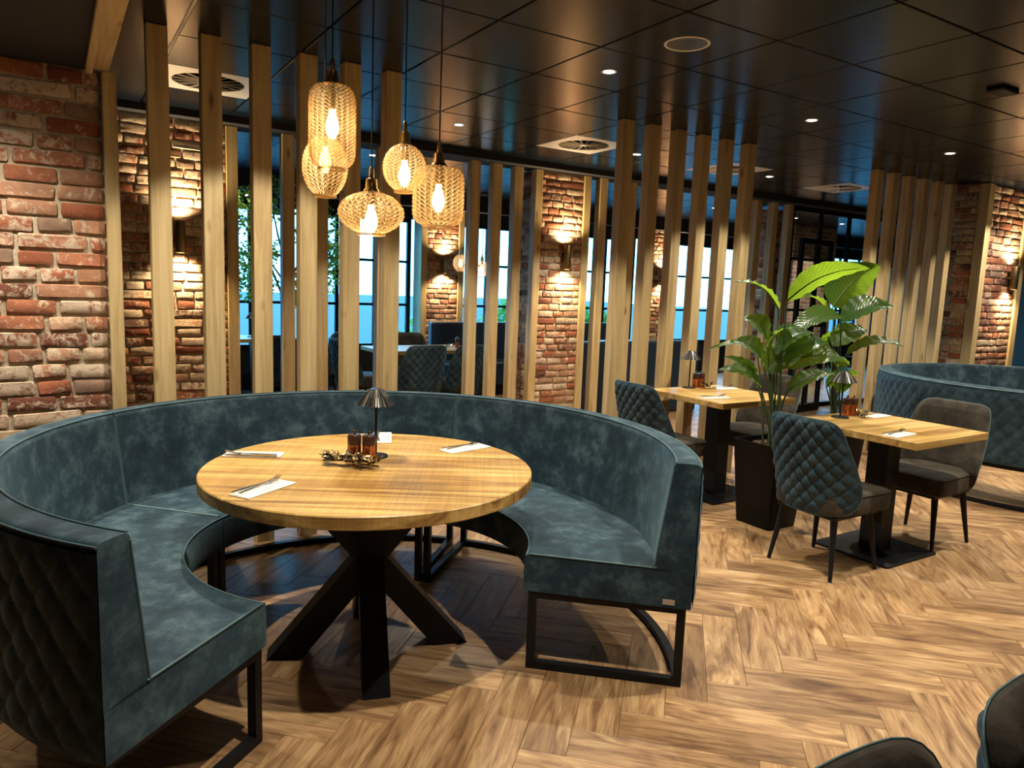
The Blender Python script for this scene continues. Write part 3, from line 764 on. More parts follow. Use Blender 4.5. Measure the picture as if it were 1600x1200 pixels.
bench(B2, radians(-40), radians(46), 'right part of the second teal booth running out of the picture', 'modules of the second booth')

# ================================================================== TABLES
def disc_prof(R, z0, z1, b=.004): return [(0, z0), (R-b, z0), (R, z0+b), (R, z1-b), (R-b, z1), (0, z1)]
def round_table(c, label, R=.648, zt=.768):
    t = thing('round_table', label, 'table', (c[0], c[1], 0))
    MB().lathe(disc_prof(R, zt-.048, zt), 96).build('tabletop', M_TABLE, t, smooth=True, angle=30, rz=radians(-30))
    def beam(ang):
        # a thick square beam from foot through the middle to the far upper side
        d = Vector((cos(ang), sin(ang), 0)); s_ = Vector((-sin(ang), cos(ang), 0))*.05
        zh = zt-.05-.008; m = MB()
        lo, hi, w = .335, -.262, .07
        pts = [(lo+w, 0), (lo-w, 0), (hi-w*.9, zh), (hi+w*.9, zh)]
        for r_, z_ in pts:
            for sg in (-1, 1): m.v.append(tuple(d*r_+s_*sg+Vector((0, 0, z_))))
        for i in range(4):
            j = (i+1) % 4; m.f.append((2*i, 2*j, 2*j+1, 2*i+1))
        m.f.append((0, 2, 4, 6)); m.f.append((1, 3, 5, 7))
        return m
    for k in range(4): beam(radians(-17+90*k)).build('leg', M_BLACK, t)
    MB().lathe([(0, zt-.057), (.36, zt-.057), (.36, zt-.049), (0, zt-.049)], 32).build('top_plate', M_BLACK, t)
    return t
TC = (1.060, 2.725)
round_table(TC, 'large round mango wood table on a black crossed leg inside the booth')
ZT1 = .768
def square_table(x0, x1, y0, y1, label, zt=.768):
    cx, cy = (x0+x1)/2, (y0+y1)/2
    t = thing('square_table', label, 'table', (cx, cy, 0), group='square tables for two')
    MB().bbox(x0-cx, x1-cx, y0-cy, y1-cy, zt-.042, zt, .003).build('tabletop', M_TABLE2, t)
    MB().bbox(-.065, .065, -.065, .065, .010, zt-.05, .004).build('column', M_BLACK, t)
    MB().prism(roundpoly([(-.262, -.242), (.262, -.242), (.262, .242), (-.262, .242)], .02), 0, .012).build('base_plate', M_BLACK, t)
    MB().bbox(-.2, .2, -.2, .2, zt-.05, zt-.0422, .002).build('top_plate', M_BLACK, t)
    return t
square_table(3.82, 4.568, 2.050, 2.83, 'square oak table for two in front of the big potted plant')
square_table(3.832, 4.60, 3.385, 4.13, 'square oak table for two against the slatted post screen')
square_table(2.95, 4.15, 7.25, 7.95, 'oak table with quilted chairs seen behind the rear posts')
square_table(1.75, 2.45, 8.95, 9.6, 'distant pale table by the far windows')
square_table(6.6, 7.5, 7.72, 8.4, 'distant oak table glimpsed between the slatted posts')

# ================================================================== CHAIRS
def chair_meshes():
    out = {}
    # back shell facing +X, wrapped round the seat
    HW = [(.352, .165), (.360, .195), (.378, .225), (.41, .248), (.46, .262), (.53, .268), (.64, .260), (.74, .242), (.82, .225), (.845, .214), (.862, .197), (.873, .172), (.877, .145)]
    zs = [h[0] for h in HW]; ws = [h[1] for h in HW]
    nz = 76; nu = 96
    Z = np.concatenate([np.linspace(.352, .378, 6)[:-1], np.linspace(.378, .82, nz-14), np.linspace(.82, .877, 12)[1:]])
    def surf(u, z, off):
        w = float(np.interp(z, zs, ws)); y = w*u
        q = abs(y)/.266
        wrap = .150-.105*max(0, (z-.48))/.40
        lean = -.232-.070*max(0, z-.40)/.48
        x = lean+wrap*q**2.4
        sl = wrap*2.4*q**1.4/.266*(1 if y > 0 else -1)   # dx/dy
        nx_, ny_ = -1.0, sl; l = math.hypot(nx_, ny_)
        return (x+nx_/l*off, y+ny_/l*off, z)
    O, I = [], []
    for i in range(nu+1):
        u = -1+2*i/nu; ro, ri = [], []
        for k, z in enumerate(Z):
            w = float(np.interp(z, zs, ws))
            e = min(1, w*(1-abs(u))/.045)*min(1, (.8775-float(z))/.03)*min(1, (float(z)-.3515)/.05); e = max(0, e)**.8
            ro.append(surf(u, float(z), (.017*quilt(u*w*1.08, float(z)*.92, .080)+.005)*max(e, 0))); 
            f = min(1, (1-abs(u))/.10)*min(1, (len(Z)-1-k)/9)*min(1, k/9)
            ri.append(surf(u*(.965 if f < .01 else 1-.035*(1-min(1, f))), float(z), -.012-.036*math.sqrt(max(f, 0))))
        O.append(ro); I.append(ri)
    out['outer'] = MB().grid(O, True).mesh('quilted_shell', M_TEALQ, True, 80)
    mi = MB().grid(I)
    # rim strip closing the two skins
    nzl = len(Z); rim_o = [O[0][k] for k in range(nzl)]+[O[i][-1] for i in range(1, nu+1)]+[O[-1][k] for k in range(nzl-2, -1, -1)]+[O[i][0] for i in range(nu-1, 0, -1)]
    rim_i = [I[0][k] for k in range(nzl)]+[I[i][-1] for i in range(1, nu+1)]+[I[-1][k] for k in range(nzl-2, -1, -1)]+[I[i][0] for i in range(nu-1, 0, -1)]
    b = len(mi.v); m = len(rim_o); mi.v += rim_o+rim_i
    for i in range(m): mi.f.append((b+i, b+(i+1) % m, b+m+(i+1) % m, b+m+i))
    out['inner'] = mi.mesh('backrest', M_BROWN, True, 60)
    out['piping'] = MB().tube(rim_o, .0022, 6, True).mesh('piping', M_TEALP, True)
    # seat cushion
    poly = roundpoly([(-.225, -.205), (.05, -.232), (.255, -.235), (.255, .235), (.05, .232), (-.225, .205)], [.09, .1, .05, .05, .1, .09], 5)
    s = MB(); b = 0; L = len(poly)
    for sc, z in ((.90, .352), (.985, .362), (1.0, .385), (1.0, .445), (.985, .463), (.93, .472), (.5, .478)):
        s.v += [(x*sc, y*sc, z) for x, y in poly]
    for r_ in range(6):
        for i in range(L): s.f.append((r_*L+i, r_*L+(i+1) % L, (r_+1)*L+(i+1) % L, (r_+1)*L+i))
    s.f.append(tuple(range(L))[::-1]); s.f.append(tuple(6*L+i for i in range(L)))
    out['seat'] = s.mesh('seat', M_BROWN, True, 45)
    out['seat_pipe'] = MB().tube([(x*.99, y*.99, .458) for x, y in poly], .004, 6, True).mesh('piping', M_BROWN, True)
    out['legs'] = []
    for sx in (-1, 1):
        for sy in (-1, 1):
            top = Vector((sx*.155, sy*.155, .36)); ft = Vector((sx*.205-.0, sy*.198, 0))
            lg = MB().tube([tuple(ft+Vector((0, 0, .006))), tuple(ft.lerp(top, .5)), tuple(top)], [.0105, .0155, .021], 12).mesh('leg', M_BLACK, True, 50)
            cp = MB().lathe([(0, 0), (.009, 0), (.0095, .008), (0, .008)], 12, (ft.x, ft.y, 0)).mesh('foot_cap', M_FOOT)
            out['legs'].append((lg, cp))
    out['apron'] = MB().bbox(-.19, .21, -.185, .185, .33, .356, .006).mesh('seat_frame', M_BLACK)
    return out
CM = chair_meshes()
def chair(x, y, rz, label, group, parts=True):
    t = thing('upholstered_chair', label, 'chair', (x, y, 0), rz, group)
    sh = put('quilted_shell', CM['outer'], t); put('backrest', CM['inner'], t); put('piping', CM['piping'], sh)
    st = put('seat', CM['seat'], t); put('piping', CM['seat_pipe'], st); put('seat_frame', CM['apron'], t)
    for lg, cp in CM['legs']:
        l = put('leg', lg, t); put('foot_cap', cp, l)
    return t
GC = 'quilted chairs at the square tables'
chair(3.655, 2.425, 0, 'quilted teal chair seen from behind at the front square table', GC)
chair(4.64, 2.42, pi, 'taupe-fronted chair facing the viewer at the front square table', GC)
chair(3.66, 3.79, 0, 'quilted teal chair behind the right end of the round booth', GC)
chair(4.67, 3.80, pi, 'taupe chair mostly hidden behind the plant stems', GC)
chair(.865, .240, -pi/2, 'dark chair top cut off by the bottom edge, left of the corner chair', 'chairs by the viewer')
chair(1.405, .222, -pi/2, 'chair with teal side at the bottom right corner', 'chairs by the viewer')
chair(3.22, 7.02, pi/2, 'quilted chair nearest the pendants behind the rear posts', 'chairs at the far oak table')
chair(3.78, 7.02, pi/2, 'quilted chair half hidden by the post left of the middle pillar', 'chairs at the far oak table')
chair(2.85, 7.70, 0.15, 'dark chair at the left end of the far oak table', 'chairs at the far oak table')
chair(3.75, 8.2, -pi/2, 'dark chair on the far side of the far oak table', 'chairs at the far oak table')
chair(1.42, 8.75, 1.0, 'dark chair by the window seen between the second and third posts', 'chairs by the far windows')
chair(2.12, 8.42, 1.3, 'dark chair by the window seen just right of the third post', 'chairs by the far windows')
chair(2.75, 8.95, 2.6, 'dark chair by the pale distant table', 'chairs by the far windows')
chair(7.25, 7.5, pi/2, 'distant quilted chair glimpsed low between the slatted posts', 'chairs by the far windows')

# far straight bench
bn = thing('bench', 'long navy bench with high back behind the far oak table', 'bench', (4.35, 8.55, 0))
MB().bbox(0, 3.3, .0, .45, .15, .46, .02).build('seat', M_NAVY, bn); MB().bbox(0, 3.3, .45, .58, .0, .98, .02).build('backrest', M_NAVY, bn)
MB().bbox(.05, 3.25, .04, .42, 0, .15, .004).build('plinth', M_BLACK, bn)
bn = thing('bench', 'navy bench end in front of the posts beyond the middle pillar', 'bench', (4.72, 6.65, 0))
MB().bbox(.1, 2.3, .13, .6, .15, .46, .02).build('seat', M_NAVY, bn); MB().bbox(.1, 2.3, 0, .13, .0, .90, .02).build('backrest', M_NAVY, bn)
MB().bbox(.15, 2.2, .16, .55, 0, .15, .004).build('plinth', M_BLACK, bn)

# ================================================================== PENDANTS
def pendant(name, label, x, y, zc, R, Hh, shape, bulb_z, mm=M_AMBER, ribs=22, cat='pendant lamp', lights=True):
    t = thing(name, label, cat, (x, y, zc), group='amber glass pendants')
    nz, nu = 44, ribs*8; prof = []
    for k in range(nz+1):
        v = k/nz; s = v*2-1      # -1 bottom .. 1 top
        if shape == 'cyl': rr = R*max(.0, 1-abs(s)**7)**(1/2.6) if abs(s) > .0 else R; rr = max(rr, R*(.30 if s > 0 else .60))
        elif shape == 'oval': rr = R*sqrt(max(0, 1-(.93*s)**2)); rr = max(rr, R*(.25 if s > 0 else .5))
        elif shape == 'ell': rr = R*(max(0, 1-abs(s*.97)**2.0))**.55; rr = max(rr, R*(.22 if s > 0 else .42))
        else: rr = R*sqrt(max(0, 1-(.97*s)**2)); rr = max(rr, R*(.24 if s > 0 else .45))
        prof.append((rr, s*Hh/2))
    m = MB(); P = []
    for i in range(nu):
        a = 2*pi*i/nu; rb = abs(sin(a*ribs/2)); row = []
        for k, (rr, z) in enumerate(prof):
            row.append(((rr-.009+.009*rb)*cos(a), (rr-.009+.009*rb)*sin(a), z))
        P.append(row)
    m.grid(P, wrap=True)
    me = m.mesh('shade', mm, True)
    ul = me.uv_layers.new(name='UVMap'); nvp = nz+1
    for poly in me.polygons:
        for li in poly.loop_indices:
            vi = me.loops[li].vertex_index; i, k = divmod(vi, nvp)
            u = i/nu
            if i == 0 and poly.index >= (nu-1)*nz: u = 1.0
            ul.data[li].uv = (u, k/nz)
    put('shade', me, t)
    rt, zt = prof[-1]; rb_, zb_ = prof[0]
    MB().lathe([(rb_-.007, zb_-.004), (rb_+.001, zb_-.005), (rb_+.002, zb_+.004), (rb_-.006, zb_+.005)], 40, cap=False).build('bottom_rim', M_RIM, t, smooth=True)
    MB().lathe([(0, zt-.004), (rt+.002, zt-.002), (rt, zt+.006), (.022, zt+.012), (.020, zt+.045), (.010, zt+.05), (.008, zt+.085), (.004, zt+.092), (0, zt+.092)], 28, cap=False).build('cap', M_BRASS, t, smooth=True, angle=40)
    MB().lathe([(0, zt-.005), (.016, zt-.005), (.016, bulb_z+.05), (0, bulb_z+.05)], 16).build('socket', M_BRASSD, t)
    bp = [(0, -.055), (.012, -.05), (.022, -.03), (.025, -.012), (.020, .012), (.012, .035), (.011, .05), (0, .05)]
    MB().lathe(bp, 20, (0, 0, bulb_z)).build('bulb', M_BULB, t, smooth=True)
    MB().tube([(0, 0, zt+.09), (0, 0, CEIL-zc-.02)], .0028, 8).build('cord', M_CORD, t)
    MB().lathe([(.0, CEIL-zc-.025), (.045, CEIL-zc-.022), (.05, CEIL-zc), (0, CEIL-zc)], 24).build('ceiling_rose', M_BLACK, t, smooth=True, angle=40)
    return t
pendant('pendant_lamp', 'tall cylindrical amber glass pendant, the highest of the five', .900, 2.742, 2.068, .087, .305, 'cyl', .01)
pendant('pendant_lamp', 'oval amber glass pendant half hidden below the tall cylinder', .967, 3.037, 1.965, .093, .235, 'oval', .03, M_AMBER_G)
pendant('pendant_lamp', 'wide flattened amber glass pendant, the lowest of the five', 1.028, 2.672, 1.761, .125, .158, 'ell', -.02, M_AMBER_E)
pendant('pendant_lamp', 'round globe amber glass pendant behind the squat cylinder', 1.245, 2.867, 1.972, .090, .190, 'globe', -.02, M_AMBER_G)
pendant('pendant_lamp', 'squat cylindrical amber glass pendant, rightmost of the five', 1.268, 2.593, 1.838, .100, .228, 'cyl', -.005, M_AMBER_G)
pendant('small_pendant', 'small distant amber globe pendant beside the far pillar', 4.55, 8.6, 1.78, .10, .22, 'globe', .0, M_AMBER2, 14)
pendant('small_pendant', 'small distant clear globe pendant left of the rear posts', 4.93, 8.7, 1.72, .10, .22, 'globe', .0, M_AMBER2, 14)

# ================================================================== TABLE THINGS
def table_lamp(x, y, z, label):
    t = thing('table_lamp', label, 'table lamp', (x, y, z), group='small metal table lamps')
    MB().lathe([(0, 0), (.052, 0), (.053, .003), (.050, .008), (0, .009)], 32).build('base', M_BLACK, t, smooth=True, angle=40)
    MB().tube([(0, 0, .008), (0, 0, .275)], .0055, 10).build('stem', M_BLACK, t, smooth=True)
    P = []; n = 88
    for i in range(n):
        a = 2*pi*i/n; pl = 1+.055*(1 if (i//2) % 2 else -1)*1.0
        P.append([((.075*pl)*cos(a), (.075*pl)*sin(a), .225), ((.050*pl)*cos(a), (.050*pl)*sin(a), .262), (.026*cos(a), .026*sin(a), .292), (.010*cos(a), .010*sin(a), .293)])
    MB().grid(P, wrap=True).build('shade', M_BRONZE, t)
    MB().lathe([(0, .27), (.016, .27), (.024, .2925), (0, .294)], 16).build('cap', M_BRONZE, t)
    return t
def mill(x, y, z, label):
    t = thing('spice_mill', label, 'spice mill', (x, y, z), group='copper spice mills')
    MB().lathe([(0, 0), (.025, 0), (.026, .004), (.026, .07), (0, .07)], 20).build('body', M_COPPER, t, smooth=True, angle=40)
    for k in range(10):
        a = 2*pi*k/10
        MB().tube([(.0265*cos(a), .0265*sin(a), .004), (.0265*cos(a), .0265*sin(a), .068)], .0018, 5).build('rib', M_COPPER, t)
    MB().lathe([(0, .07), (.027, .07), (.028, .074), (.028, .106), (.024, .112), (0, .113)], 20).build('head', M_DKWOOD, t, smooth=True, angle=40)
    MB().lathe([(0, .113), (.005, .113), (.005, .118), (.008, .121), (.007, .128), (0, .130)], 12).build('knob', M_BRASS, t, smooth=True)
    return t
def ornament(x, y, z, rz, n, spread, label, seed):
    r = random.Random(seed)
    t = thing('table_ornament', label, 'ornament', (x, y, z), rz, group='gilded leaf ornaments')
    MB().tube([(-spread, 0, .012), (-spread*.3, .01, .018), (spread*.4, -.008, .016), (spread, 0, .012)], .0035, 6).build('twig', M_GOLDD, t)
    for mm, nm, cnt in ((M_GOLD, 'gilded_leaf', n), (M_GOLDD, 'brown_leaf', n)):
        for k in range(cnt):
            cx, cy = r.uniform(-spread, spread), r.uniform(-.024, .024); cz = .014+r.uniform(0, .022)
            az, el = r.uniform(0, 2*pi), r.uniform(.1, 1.1); L = r.uniform(.026, .042); w = L*.38
            d = Vector((cos(az)*cos(el), sin(az)*cos(el), sin(el))); sd = d.cross(Vector((0, 0, 1))).normalized(); up = sd.cross(d)
            c0 = Vector((cx, cy, cz)); pts = []
            for tt, ww, hh in ((0, .1, 0), (.35, .9, .25), (.7, .8, .22), (1, .05, -.1)):
                for s_ in (-1, 0, 1): pts.append(tuple(c0+d*L*tt+sd*w*ww*s_+up*L*(hh*.5-(.12 if s_ else 0))))
            m = MB(); m.v = pts; m.f = [(i*3+j, i*3+j+1, (i+1)*3+j+1, (i+1)*3+j) for i in range(3) for j in range(2)]
            m.build(nm, mm, t, smooth=True, fix=False)
    for k in range(max(3, n//4)):
        cx, cy = r.uniform(-spread, spread), r.uniform(-.02, .02)
        MB().lathe([(0, -.011), (.008, -.007), (.011, 0), (.008, .007), (0, .011)], 10, (cx, cy, .035+r.uniform(0, .012))).build('bead', M_GOLD, t, smooth=True)
    return t
def strip(path, widths, th, z):
    """flat bar following a 2D+height path along x"""
    m = MB(); n = len(path)
    for (x, zz), w in zip(path, widths): m.v += [(x, -w, z+zz), (x, w, z+zz), (x, w, z+zz+th), (x, -w, z+zz+th)]
    for i in range(n-1):
        for k in range(4): m.f.append((4*i+k, 4*i+(k+1) % 4, 4*i+4+(k+1) % 4, 4*i+4+k))
    m.f.append((0, 1, 2, 3)); m.f.append((4*n-4, 4*n-1, 4*n-2, 4*n-3)); return m
def setting(x, y, z, rz, where, L=.235, Wd=.088):
    nk = thing('napkin_sleeve', 'cream paper cutlery sleeve '+where, 'napkin', (x, y, z), rz, 'cutlery sleeves')
    MB().bbox(-L/2, L/2, -Wd/2, Wd/2, 0, .005, .001).build('paper', M_NAPKIN, nk)
    MB().bbox(-L/2+.003, L/2-.02, .004, Wd/2-.004, .005, .0075, .0008).build('fold', M_NAPKIN, nk)
    pr = MB()
    for i in range(4): pr.box(-.012+i*.012, -.006+i*.012, -.018, -.012, .005, .0053)
    for i in range(14):
        if i not in (4, 9): pr.box(-.065+i*.0095, -.065+i*.0095+.007, -.030, -.0265, .005, .0053)
    pr.build('print', M_PRINT, nk)
    ca, sa = cos(rz), sin(rz)
    def pl(dx, dy): return (x+ca*dx-sa*dy, y+sa*dx+ca*dy, z+.0078)
    fk = thing('fork', 'steel fork lying on the cutlery sleeve '+where, 'fork', pl(-.005, .020), rz+.06, 'forks')
    strip([(-.095, 0), (-.05, .001), (.02, .003), (.045, .004)], [.0065, .0055, .003, .004], .002, 0).build('handle', M_STEEL, fk)
    strip([(.045, .004), (.055, .003), (.068, .004)], [.004, .011, .012], .0018, 0).build('head', M_STEEL, fk)
    for i in range(4):
        yy = -.0098+i*.0065
        mm = strip([(.067, .004), (.09, .009), (.112, .016)], [.0021, .0019, .0012], .0016, 0); mm.v = [(a, b+yy, c) for a, b, c in mm.v]
        mm.build('tine', M_STEEL, fk)
    kn = thing('knife', 'steel knife lying on the cutlery sleeve '+where, 'knife', pl(0, .036), rz-.03, 'knives')
    strip([(-.105, 0), (-.06, .0), (.0, .0)], [.0065, .0075, .006], .004, 0).build('handle', M_STEEL, kn)
    strip([(.0, .001), (.06, .001), (.10, .001), (.112, .001)], [.0075, .009, .007, .001], .0015, 0).build('blade', M_STEEL, kn)
ZT = ZT1
table_lamp(1.136, 2.870, ZT, 'small dark metal lamp with pleated shade on the round table')
mill(1.030, 2.838, ZT, 'left copper spice mill on the round table'); mill(1.080, 2.803, ZT, 'right copper spice mill on the round table')
ornament(.985, 2.758, ZT, radians(-48), 40, .125, 'gilded leaf and bead ornament before the mills on the round table', 3)
setting(.685, 3.093, ZT, -.492+pi, 'at the far left of the round table')
setting(.600, 2.563, ZT, .584, 'at the near left of the round table')
setting(1.560, 2.851, ZT, .213, 'at the right of the round table')
setting(1.300, 3.205, ZT, 1.176, 'behind the lamp on the round table')
table_lamp(4.150, 2.720, ZT, 'small dark metal lamp before the plant on the front square table')
mill(4.265, 2.755, ZT, 'left copper spice mill on the front square table'); mill(4.315, 2.745, ZT, 'right copper spice mill on the front square table')
ornament(4.285, 2.655, ZT, .4, 12, .05, 'small gilded ornament on the front square table', 5)
setting(3.955, 2.225, ZT, .1, 'on the near edge of the front square table', .23)
setting(4.440, 2.660, ZT, .05, 'on the far edge of the front square table', .20)
table_lamp(4.190, 4.055, ZT, 'small dark metal lamp before the posts on the rear square table')
mill(4.275, 4.065, ZT, 'left copper spice mill on the rear square table'); mill(4.325, 4.06, ZT, 'right copper spice mill on the rear square table')
ornament(4.320, 3.985, ZT, .2, 10, .045, 'small gilded ornament on the rear square table', 6)
setting(3.975, 3.590, ZT, -.2, 'on the near side of the rear square table', .23)
setting(4.465, 3.930, ZT, .0, 'on the far side of the rear square table', .20)
mill(3.98, 7.55, ZT, 'copper spice mill on the far oak table'); ornament(3.85, 7.5, ZT, .3, 6, .05, 'small gilded ornament on the far oak table', 8)
table_lamp(2.05, 9.3, ZT, 'distant table lamp silhouetted against the far windows')

# ================================================================== PLANTS
def planter(x, y, label, h=.56):
    t = thing('planter', label, 'planter', (x, y, 0), group='tall tapered planters')
    a, b = .135, .175; o = MB()
    rings = [(a, 0), (a*1.01, .01), (b, h), (b-.014, h), (b-.018, h-.05)]
    for r_, z in rings:
        o.v += [(px, py, z) for px, py in roundpoly([(-r_, -r_), (r_, -r_), (r_, r_), (-r_, r_)], .02, 3)]
    L = 16
    for k in range(len(rings)-1):
        for i in range(L): o.f.append((k*L+i, k*L+(i+1) % L, (k+1)*L+(i+1) % L, (k+1)*L+i))
    o.f.append(tuple(range(L))[::-1])
    o.build('pot', M_BLACKG, t, smooth=True, angle=40)
    MB().box(-.155, .155, -.155, .155, h-.06, h-.045).build('soil', M_BARK, t)
    r = random.Random(int(x*100)); c = MB()
    for i in range(150):
        cx, cy = r.uniform(-.14, .14), r.uniform(-.14, .14); az = r.uniform(0, pi); l, w, hh = r.uniform(.014, .03), r.uniform(.008, .014), r.uniform(.004, .01)
        b0 = len(c.v); dx, dy = cos(az), sin(az); zz = h-.046+r.uniform(0, .018)
        for sx, sy, sz in ((-1,-1,0),(1,-1,0),(1,1,0),(-1,1,0),(-.7,-.6,1),(.7,-.6,1),(.6,.7,1),(-.7,.7,1)):
            c.v.append((cx+dx*l*sx-dy*w*sy, cy+dy*l*sx+dx*w*sy, zz+hh*sz))
        c.f += [(b0,b0+1,b0+2,b0+3),(b0+4,b0+5,b0+6,b0+7),(b0,b0+1,b0+5,b0+4),(b0+1,b0+2,b0+6,b0+5),(b0+2,b0+3,b0+7,b0+6),(b0+3,b0,b0+4,b0+7)]
    tag(c.build('bark_chips', M_BARK, t), kind='stuff')
    return t
PL = {1: (3.985, 3.085), 2: (5.02, 3.34)}
planter(*PL[1], 'tall tapered glossy black planter between the two square tables')
planter(*PL[2], 'black planter hidden behind the front square table')
LEAVES = [('lime',2,(5.02,3.44,1.44),(5.14,3.16,1.80),.36),('lime',1,(3.96,3.04,1.48),(4.30,2.70,1.74),.19),('pale',1,(4.09,3.2,1.42),(3.74,3.3,1.61),.12),('dark',1,(3.93,3.14,1.19),(3.7,3.17,1.39),.21),
('dark',1,(3.82,3.07,1.07),(3.56,3.12,1.25),.18),('dark',1,(3.82,3.1,.92),(3.55,3.17,1.15),.11),('dark',1,(3.76,3.03,.94),(3.44,3.11,1.07),.12),('dark',1,(3.99,3.27,1.14),(3.61,3.37,1.16),.05),
('dark',2,(5.07,3.4,1.34),(5.26,3.10,1.49),.23),('dark',2,(4.94,3.31,1.38),(4.49,3.43,1.25),.19),('mid',1,(4.22,3.03,1.28),(3.9,3.06,1.14),.16),('mid',2,(5.14,3.37,1.08),(5.38,3.06,1.19),.19),
('dark',1,(4.09,3.14,1.05),(4.33,2.85,1.14),.24),('dark',1,(4.02,3.03,.89),(4.19,2.80,1.06),.12),('lime',2,(4.87,3.33,.85),(4.97,3.13,.99),.12),('pale',2,(5.06,3.54,1.43),(4.77,3.59,1.51),.15),
('dark',1,(4.0,3.1,1.10),(4.28,2.95,1.24),.20),('dark',1,(3.95,3.1,1.0),(4.17,3.22,1.2),.20),('dark',2,(5.0,3.35,1.0),(4.70,3.3,1.14),.24),('dark',2,(5.0,3.4,1.15),(5.27,3.3,1.3),.2),('mid',2,(5.0,3.3,.8),(4.73,3.18,.97),.16),
('mid',1,(4.02,3.2,1.18),(4.05,3.00,1.33),.18),('mid',2,(5.1,3.52,1.1),(5.07,3.36,1.30),.20)]
plants = {1: thing('strelitzia_plant', 'big leafy plant with long stems in the front black planter', 'plant', (*PL[1], .515)),
          2: thing('strelitzia_plant', 'second big leafy plant with a lime green top leaf, behind the front table', 'plant', (*PL[2], .515))}
rl = random.Random(4)
for kind, pi_, p, q, Wd in LEAVES:
    t = plants[pi_]; org = Vector((*PL[pi_], .515)); p, q = Vector(p)-org, Vector(q)-org
    d = q-p; L = d.length; dn = d.normalized()
    view = (-(Vector(p)+org)+Vector((0, 0, CAMH))).normalized()
    nrm = {'lime': Vector((0, 0, .75))-view*.75, 'dark': Vector((0, 0, .65))+Vector((-.6, -.5, 0))*.7, 'mid': Vector((0, 0, .9))+Vector((-.5, -.5, 0))*.4, 'pale': Vector((0, 0, 1))+Vector((-.3, -.4, 0))*.5}[kind]
    sd = dn.cross(nrm).normalized(); up = sd.cross(dn).normalized()
    m = MB(); P = []; nu, nv = 22, 10
    for i in range(nu+1):
        tt = i/nu; w = Wd/2*(sin(pi*min(1, tt**.72))**.75 if 0 < tt < 1 else 0)+.002*(1-tt)
        c = p+dn*L*tt+up*L*.16*sin(pi*tt*.9)-Vector((0, 0, 1))*L*.10*tt*tt
        row = []
        for k in range(nv+1):
            s = k/nv*2-1
            row.append(tuple(c+sd*w*s+up*(w*.28*abs(s)**1.3+.006*sin(tt*40+abs(s)*4)*abs(s))))
        P.append(row)
    m.grid(P); me = m.mesh('leaf', M_LEAF, True); ul = me.uv_layers.new(name='UVMap')
    for l in me.loops:
        i, k = divmod(l.vertex_index, nv+1); ul.data[l.index].uv = (i/nu*2, (k/nv*2-1))
    lf = put('leaf', me, t)
    rib = [P[i][nv//2] for i in range(0, nu, 2)]
    MB().tube([tuple(Vector(x)-up*.002) for x in rib], [.0045*(1-j/len(rib))+.0012 for j in range(len(rib))], 6).build('midrib', M_STEM, lf, smooth=True)
    b0 = Vector((rl.uniform(-.05, .05), rl.uniform(-.05, .05), -.01)); mid = b0.lerp(p, .6); mid.x *= .75; mid.y *= .75
    pts = []
    for j in range(13):
        s = j/12; pts.append(tuple(b0*(1-s)**2+mid*2*s*(1-s)+p*s*s))
    MB().tube(pts, [.0085-.0045*j/12 for j in range(13)], 7).build('stem', M_STEM, t, smooth=True)

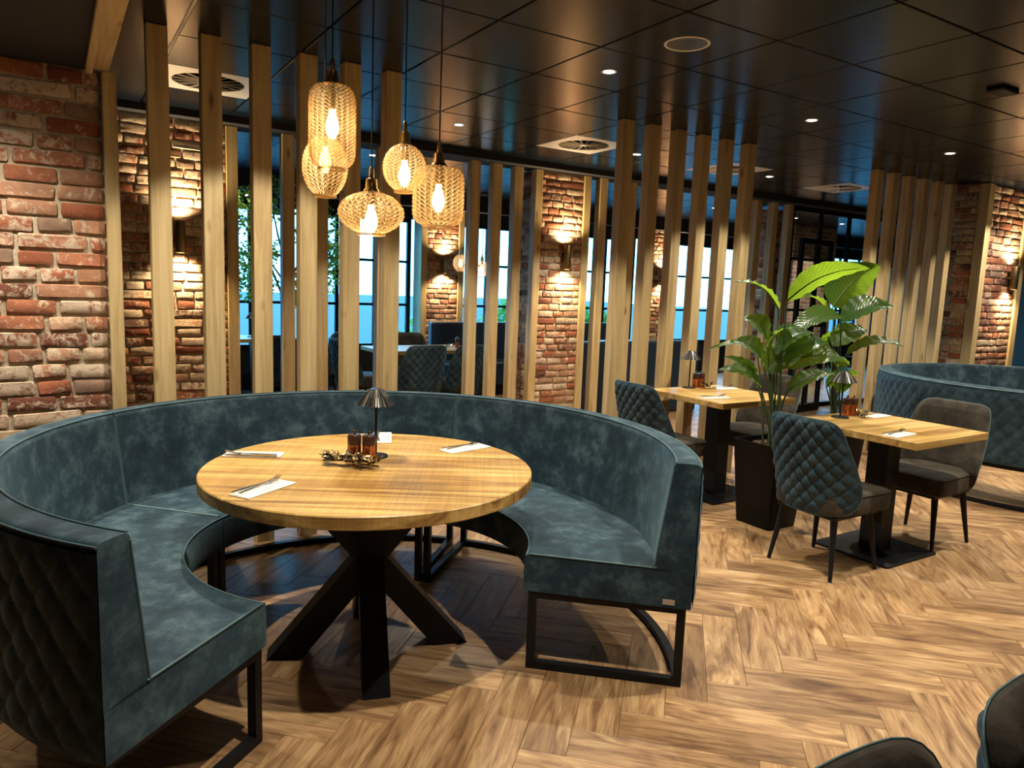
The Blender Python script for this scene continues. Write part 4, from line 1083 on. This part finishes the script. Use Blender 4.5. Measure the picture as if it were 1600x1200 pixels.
def leafy(t, blobs, n, size, seed, name='foliage', local=(0, 0, 0), m_=None):
    r = random.Random(seed); m = MB()
    for k in range(n):
        cx, cy, cz, R = r.choice(blobs)
        while True:
            v = Vector((r.uniform(-1, 1), r.uniform(-1, 1), r.uniform(-1, 1)))
            if .2 < v.length < 1: break
        c = Vector((cx, cy, cz))+v*R-Vector(local); L = size*r.uniform(.6, 1.3)
        d = Vector((r.gauss(0, 1), r.gauss(0, 1), r.gauss(-.3, .6))).normalized(); s = d.cross(Vector((r.gauss(0, 1), r.gauss(0, 1), r.gauss(0, 1)))).normalized()*L*.3
        b = len(m.v); m.v += [tuple(c), tuple(c+d*L*.5+s), tuple(c+d*L), tuple(c+d*L*.5-s)]; m.f.append((b, b+1, b+2, b+3))
    me = m.mesh(name, m_ or M_LEAFS); ul = me.uv_layers.new(name='UVMap')
    for l in me.loops: ul.data[l.index].uv = ((0, .4), (.5, .8), (1, .4), (.5, .3))[l.vertex_index % 4]
    return tag(put(name, me, t), kind='stuff')
tr = thing('indoor_tree', 'small leafy tree behind the third post from the left', 'tree', (2.05, 7.75, 0))
MB().tube([(0, 0, .3), (.04, .02, .9), (-.02, .0, 1.4), (.05, -.02, 2.0)], [.035, .028, .024, .012], 8).build('trunk', M_TRUNK, tr, smooth=True)
for k, (dx, dy, dz) in enumerate([(-.45, .1, 2.1), (.35, -.1, 2.0), (-.3, -.15, 1.7), (.4, .1, 1.55), (-.1, .2, 2.35)]):
    MB().tube([(0, 0, 1.25+.1*k), (dx*.5, dy*.5, dz*.5+.78), (dx, dy, dz)], [.014, .009, .004], 6).build('branch', M_TRUNK, tr, smooth=True)
MB().lathe([(0, 0), (.17, 0), (.21, .34), (.195, .34), (.19, .29), (0, .29)], 28).build('pot', M_BLACKG, tr, smooth=True, angle=40)
leafy(tr, [(-.38, .08, 2.15, .26), (-.1, .15, 2.32, .26), (.3, -.08, 2.02, .27), (-.32, -.1, 1.72, .25), (.38, .1, 1.55, .24), (-.3, 0, 1.45, .2), (.42, 0, 1.75, .2), (.15, 0, 1.35, .18)], 3000, .055, 5)
for k, (x, y, R) in enumerate([(5.5, 11.4, .5), (7.1, 11.7, .55), (8.7, 11.3, .5)]):
    b = thing('garden_shrub', ['left', 'middle', 'right'][k]+' one of three shrubs outside the far window right of the narrow pillar', 'shrub', (x, y, -.15), group='shrubs outside')
    MB().tube([(0, 0, 0), (0, .02, .5), (.05, 0, .9)], [.04, .03, .02], 7).build('stem', M_TRUNK, b)
    leafy(b, [(0, 0, .75, R), (.2, 0, 1.05, R*.7), (-.2, .1, .5, R*.8)], 1300, .11, 20+k)
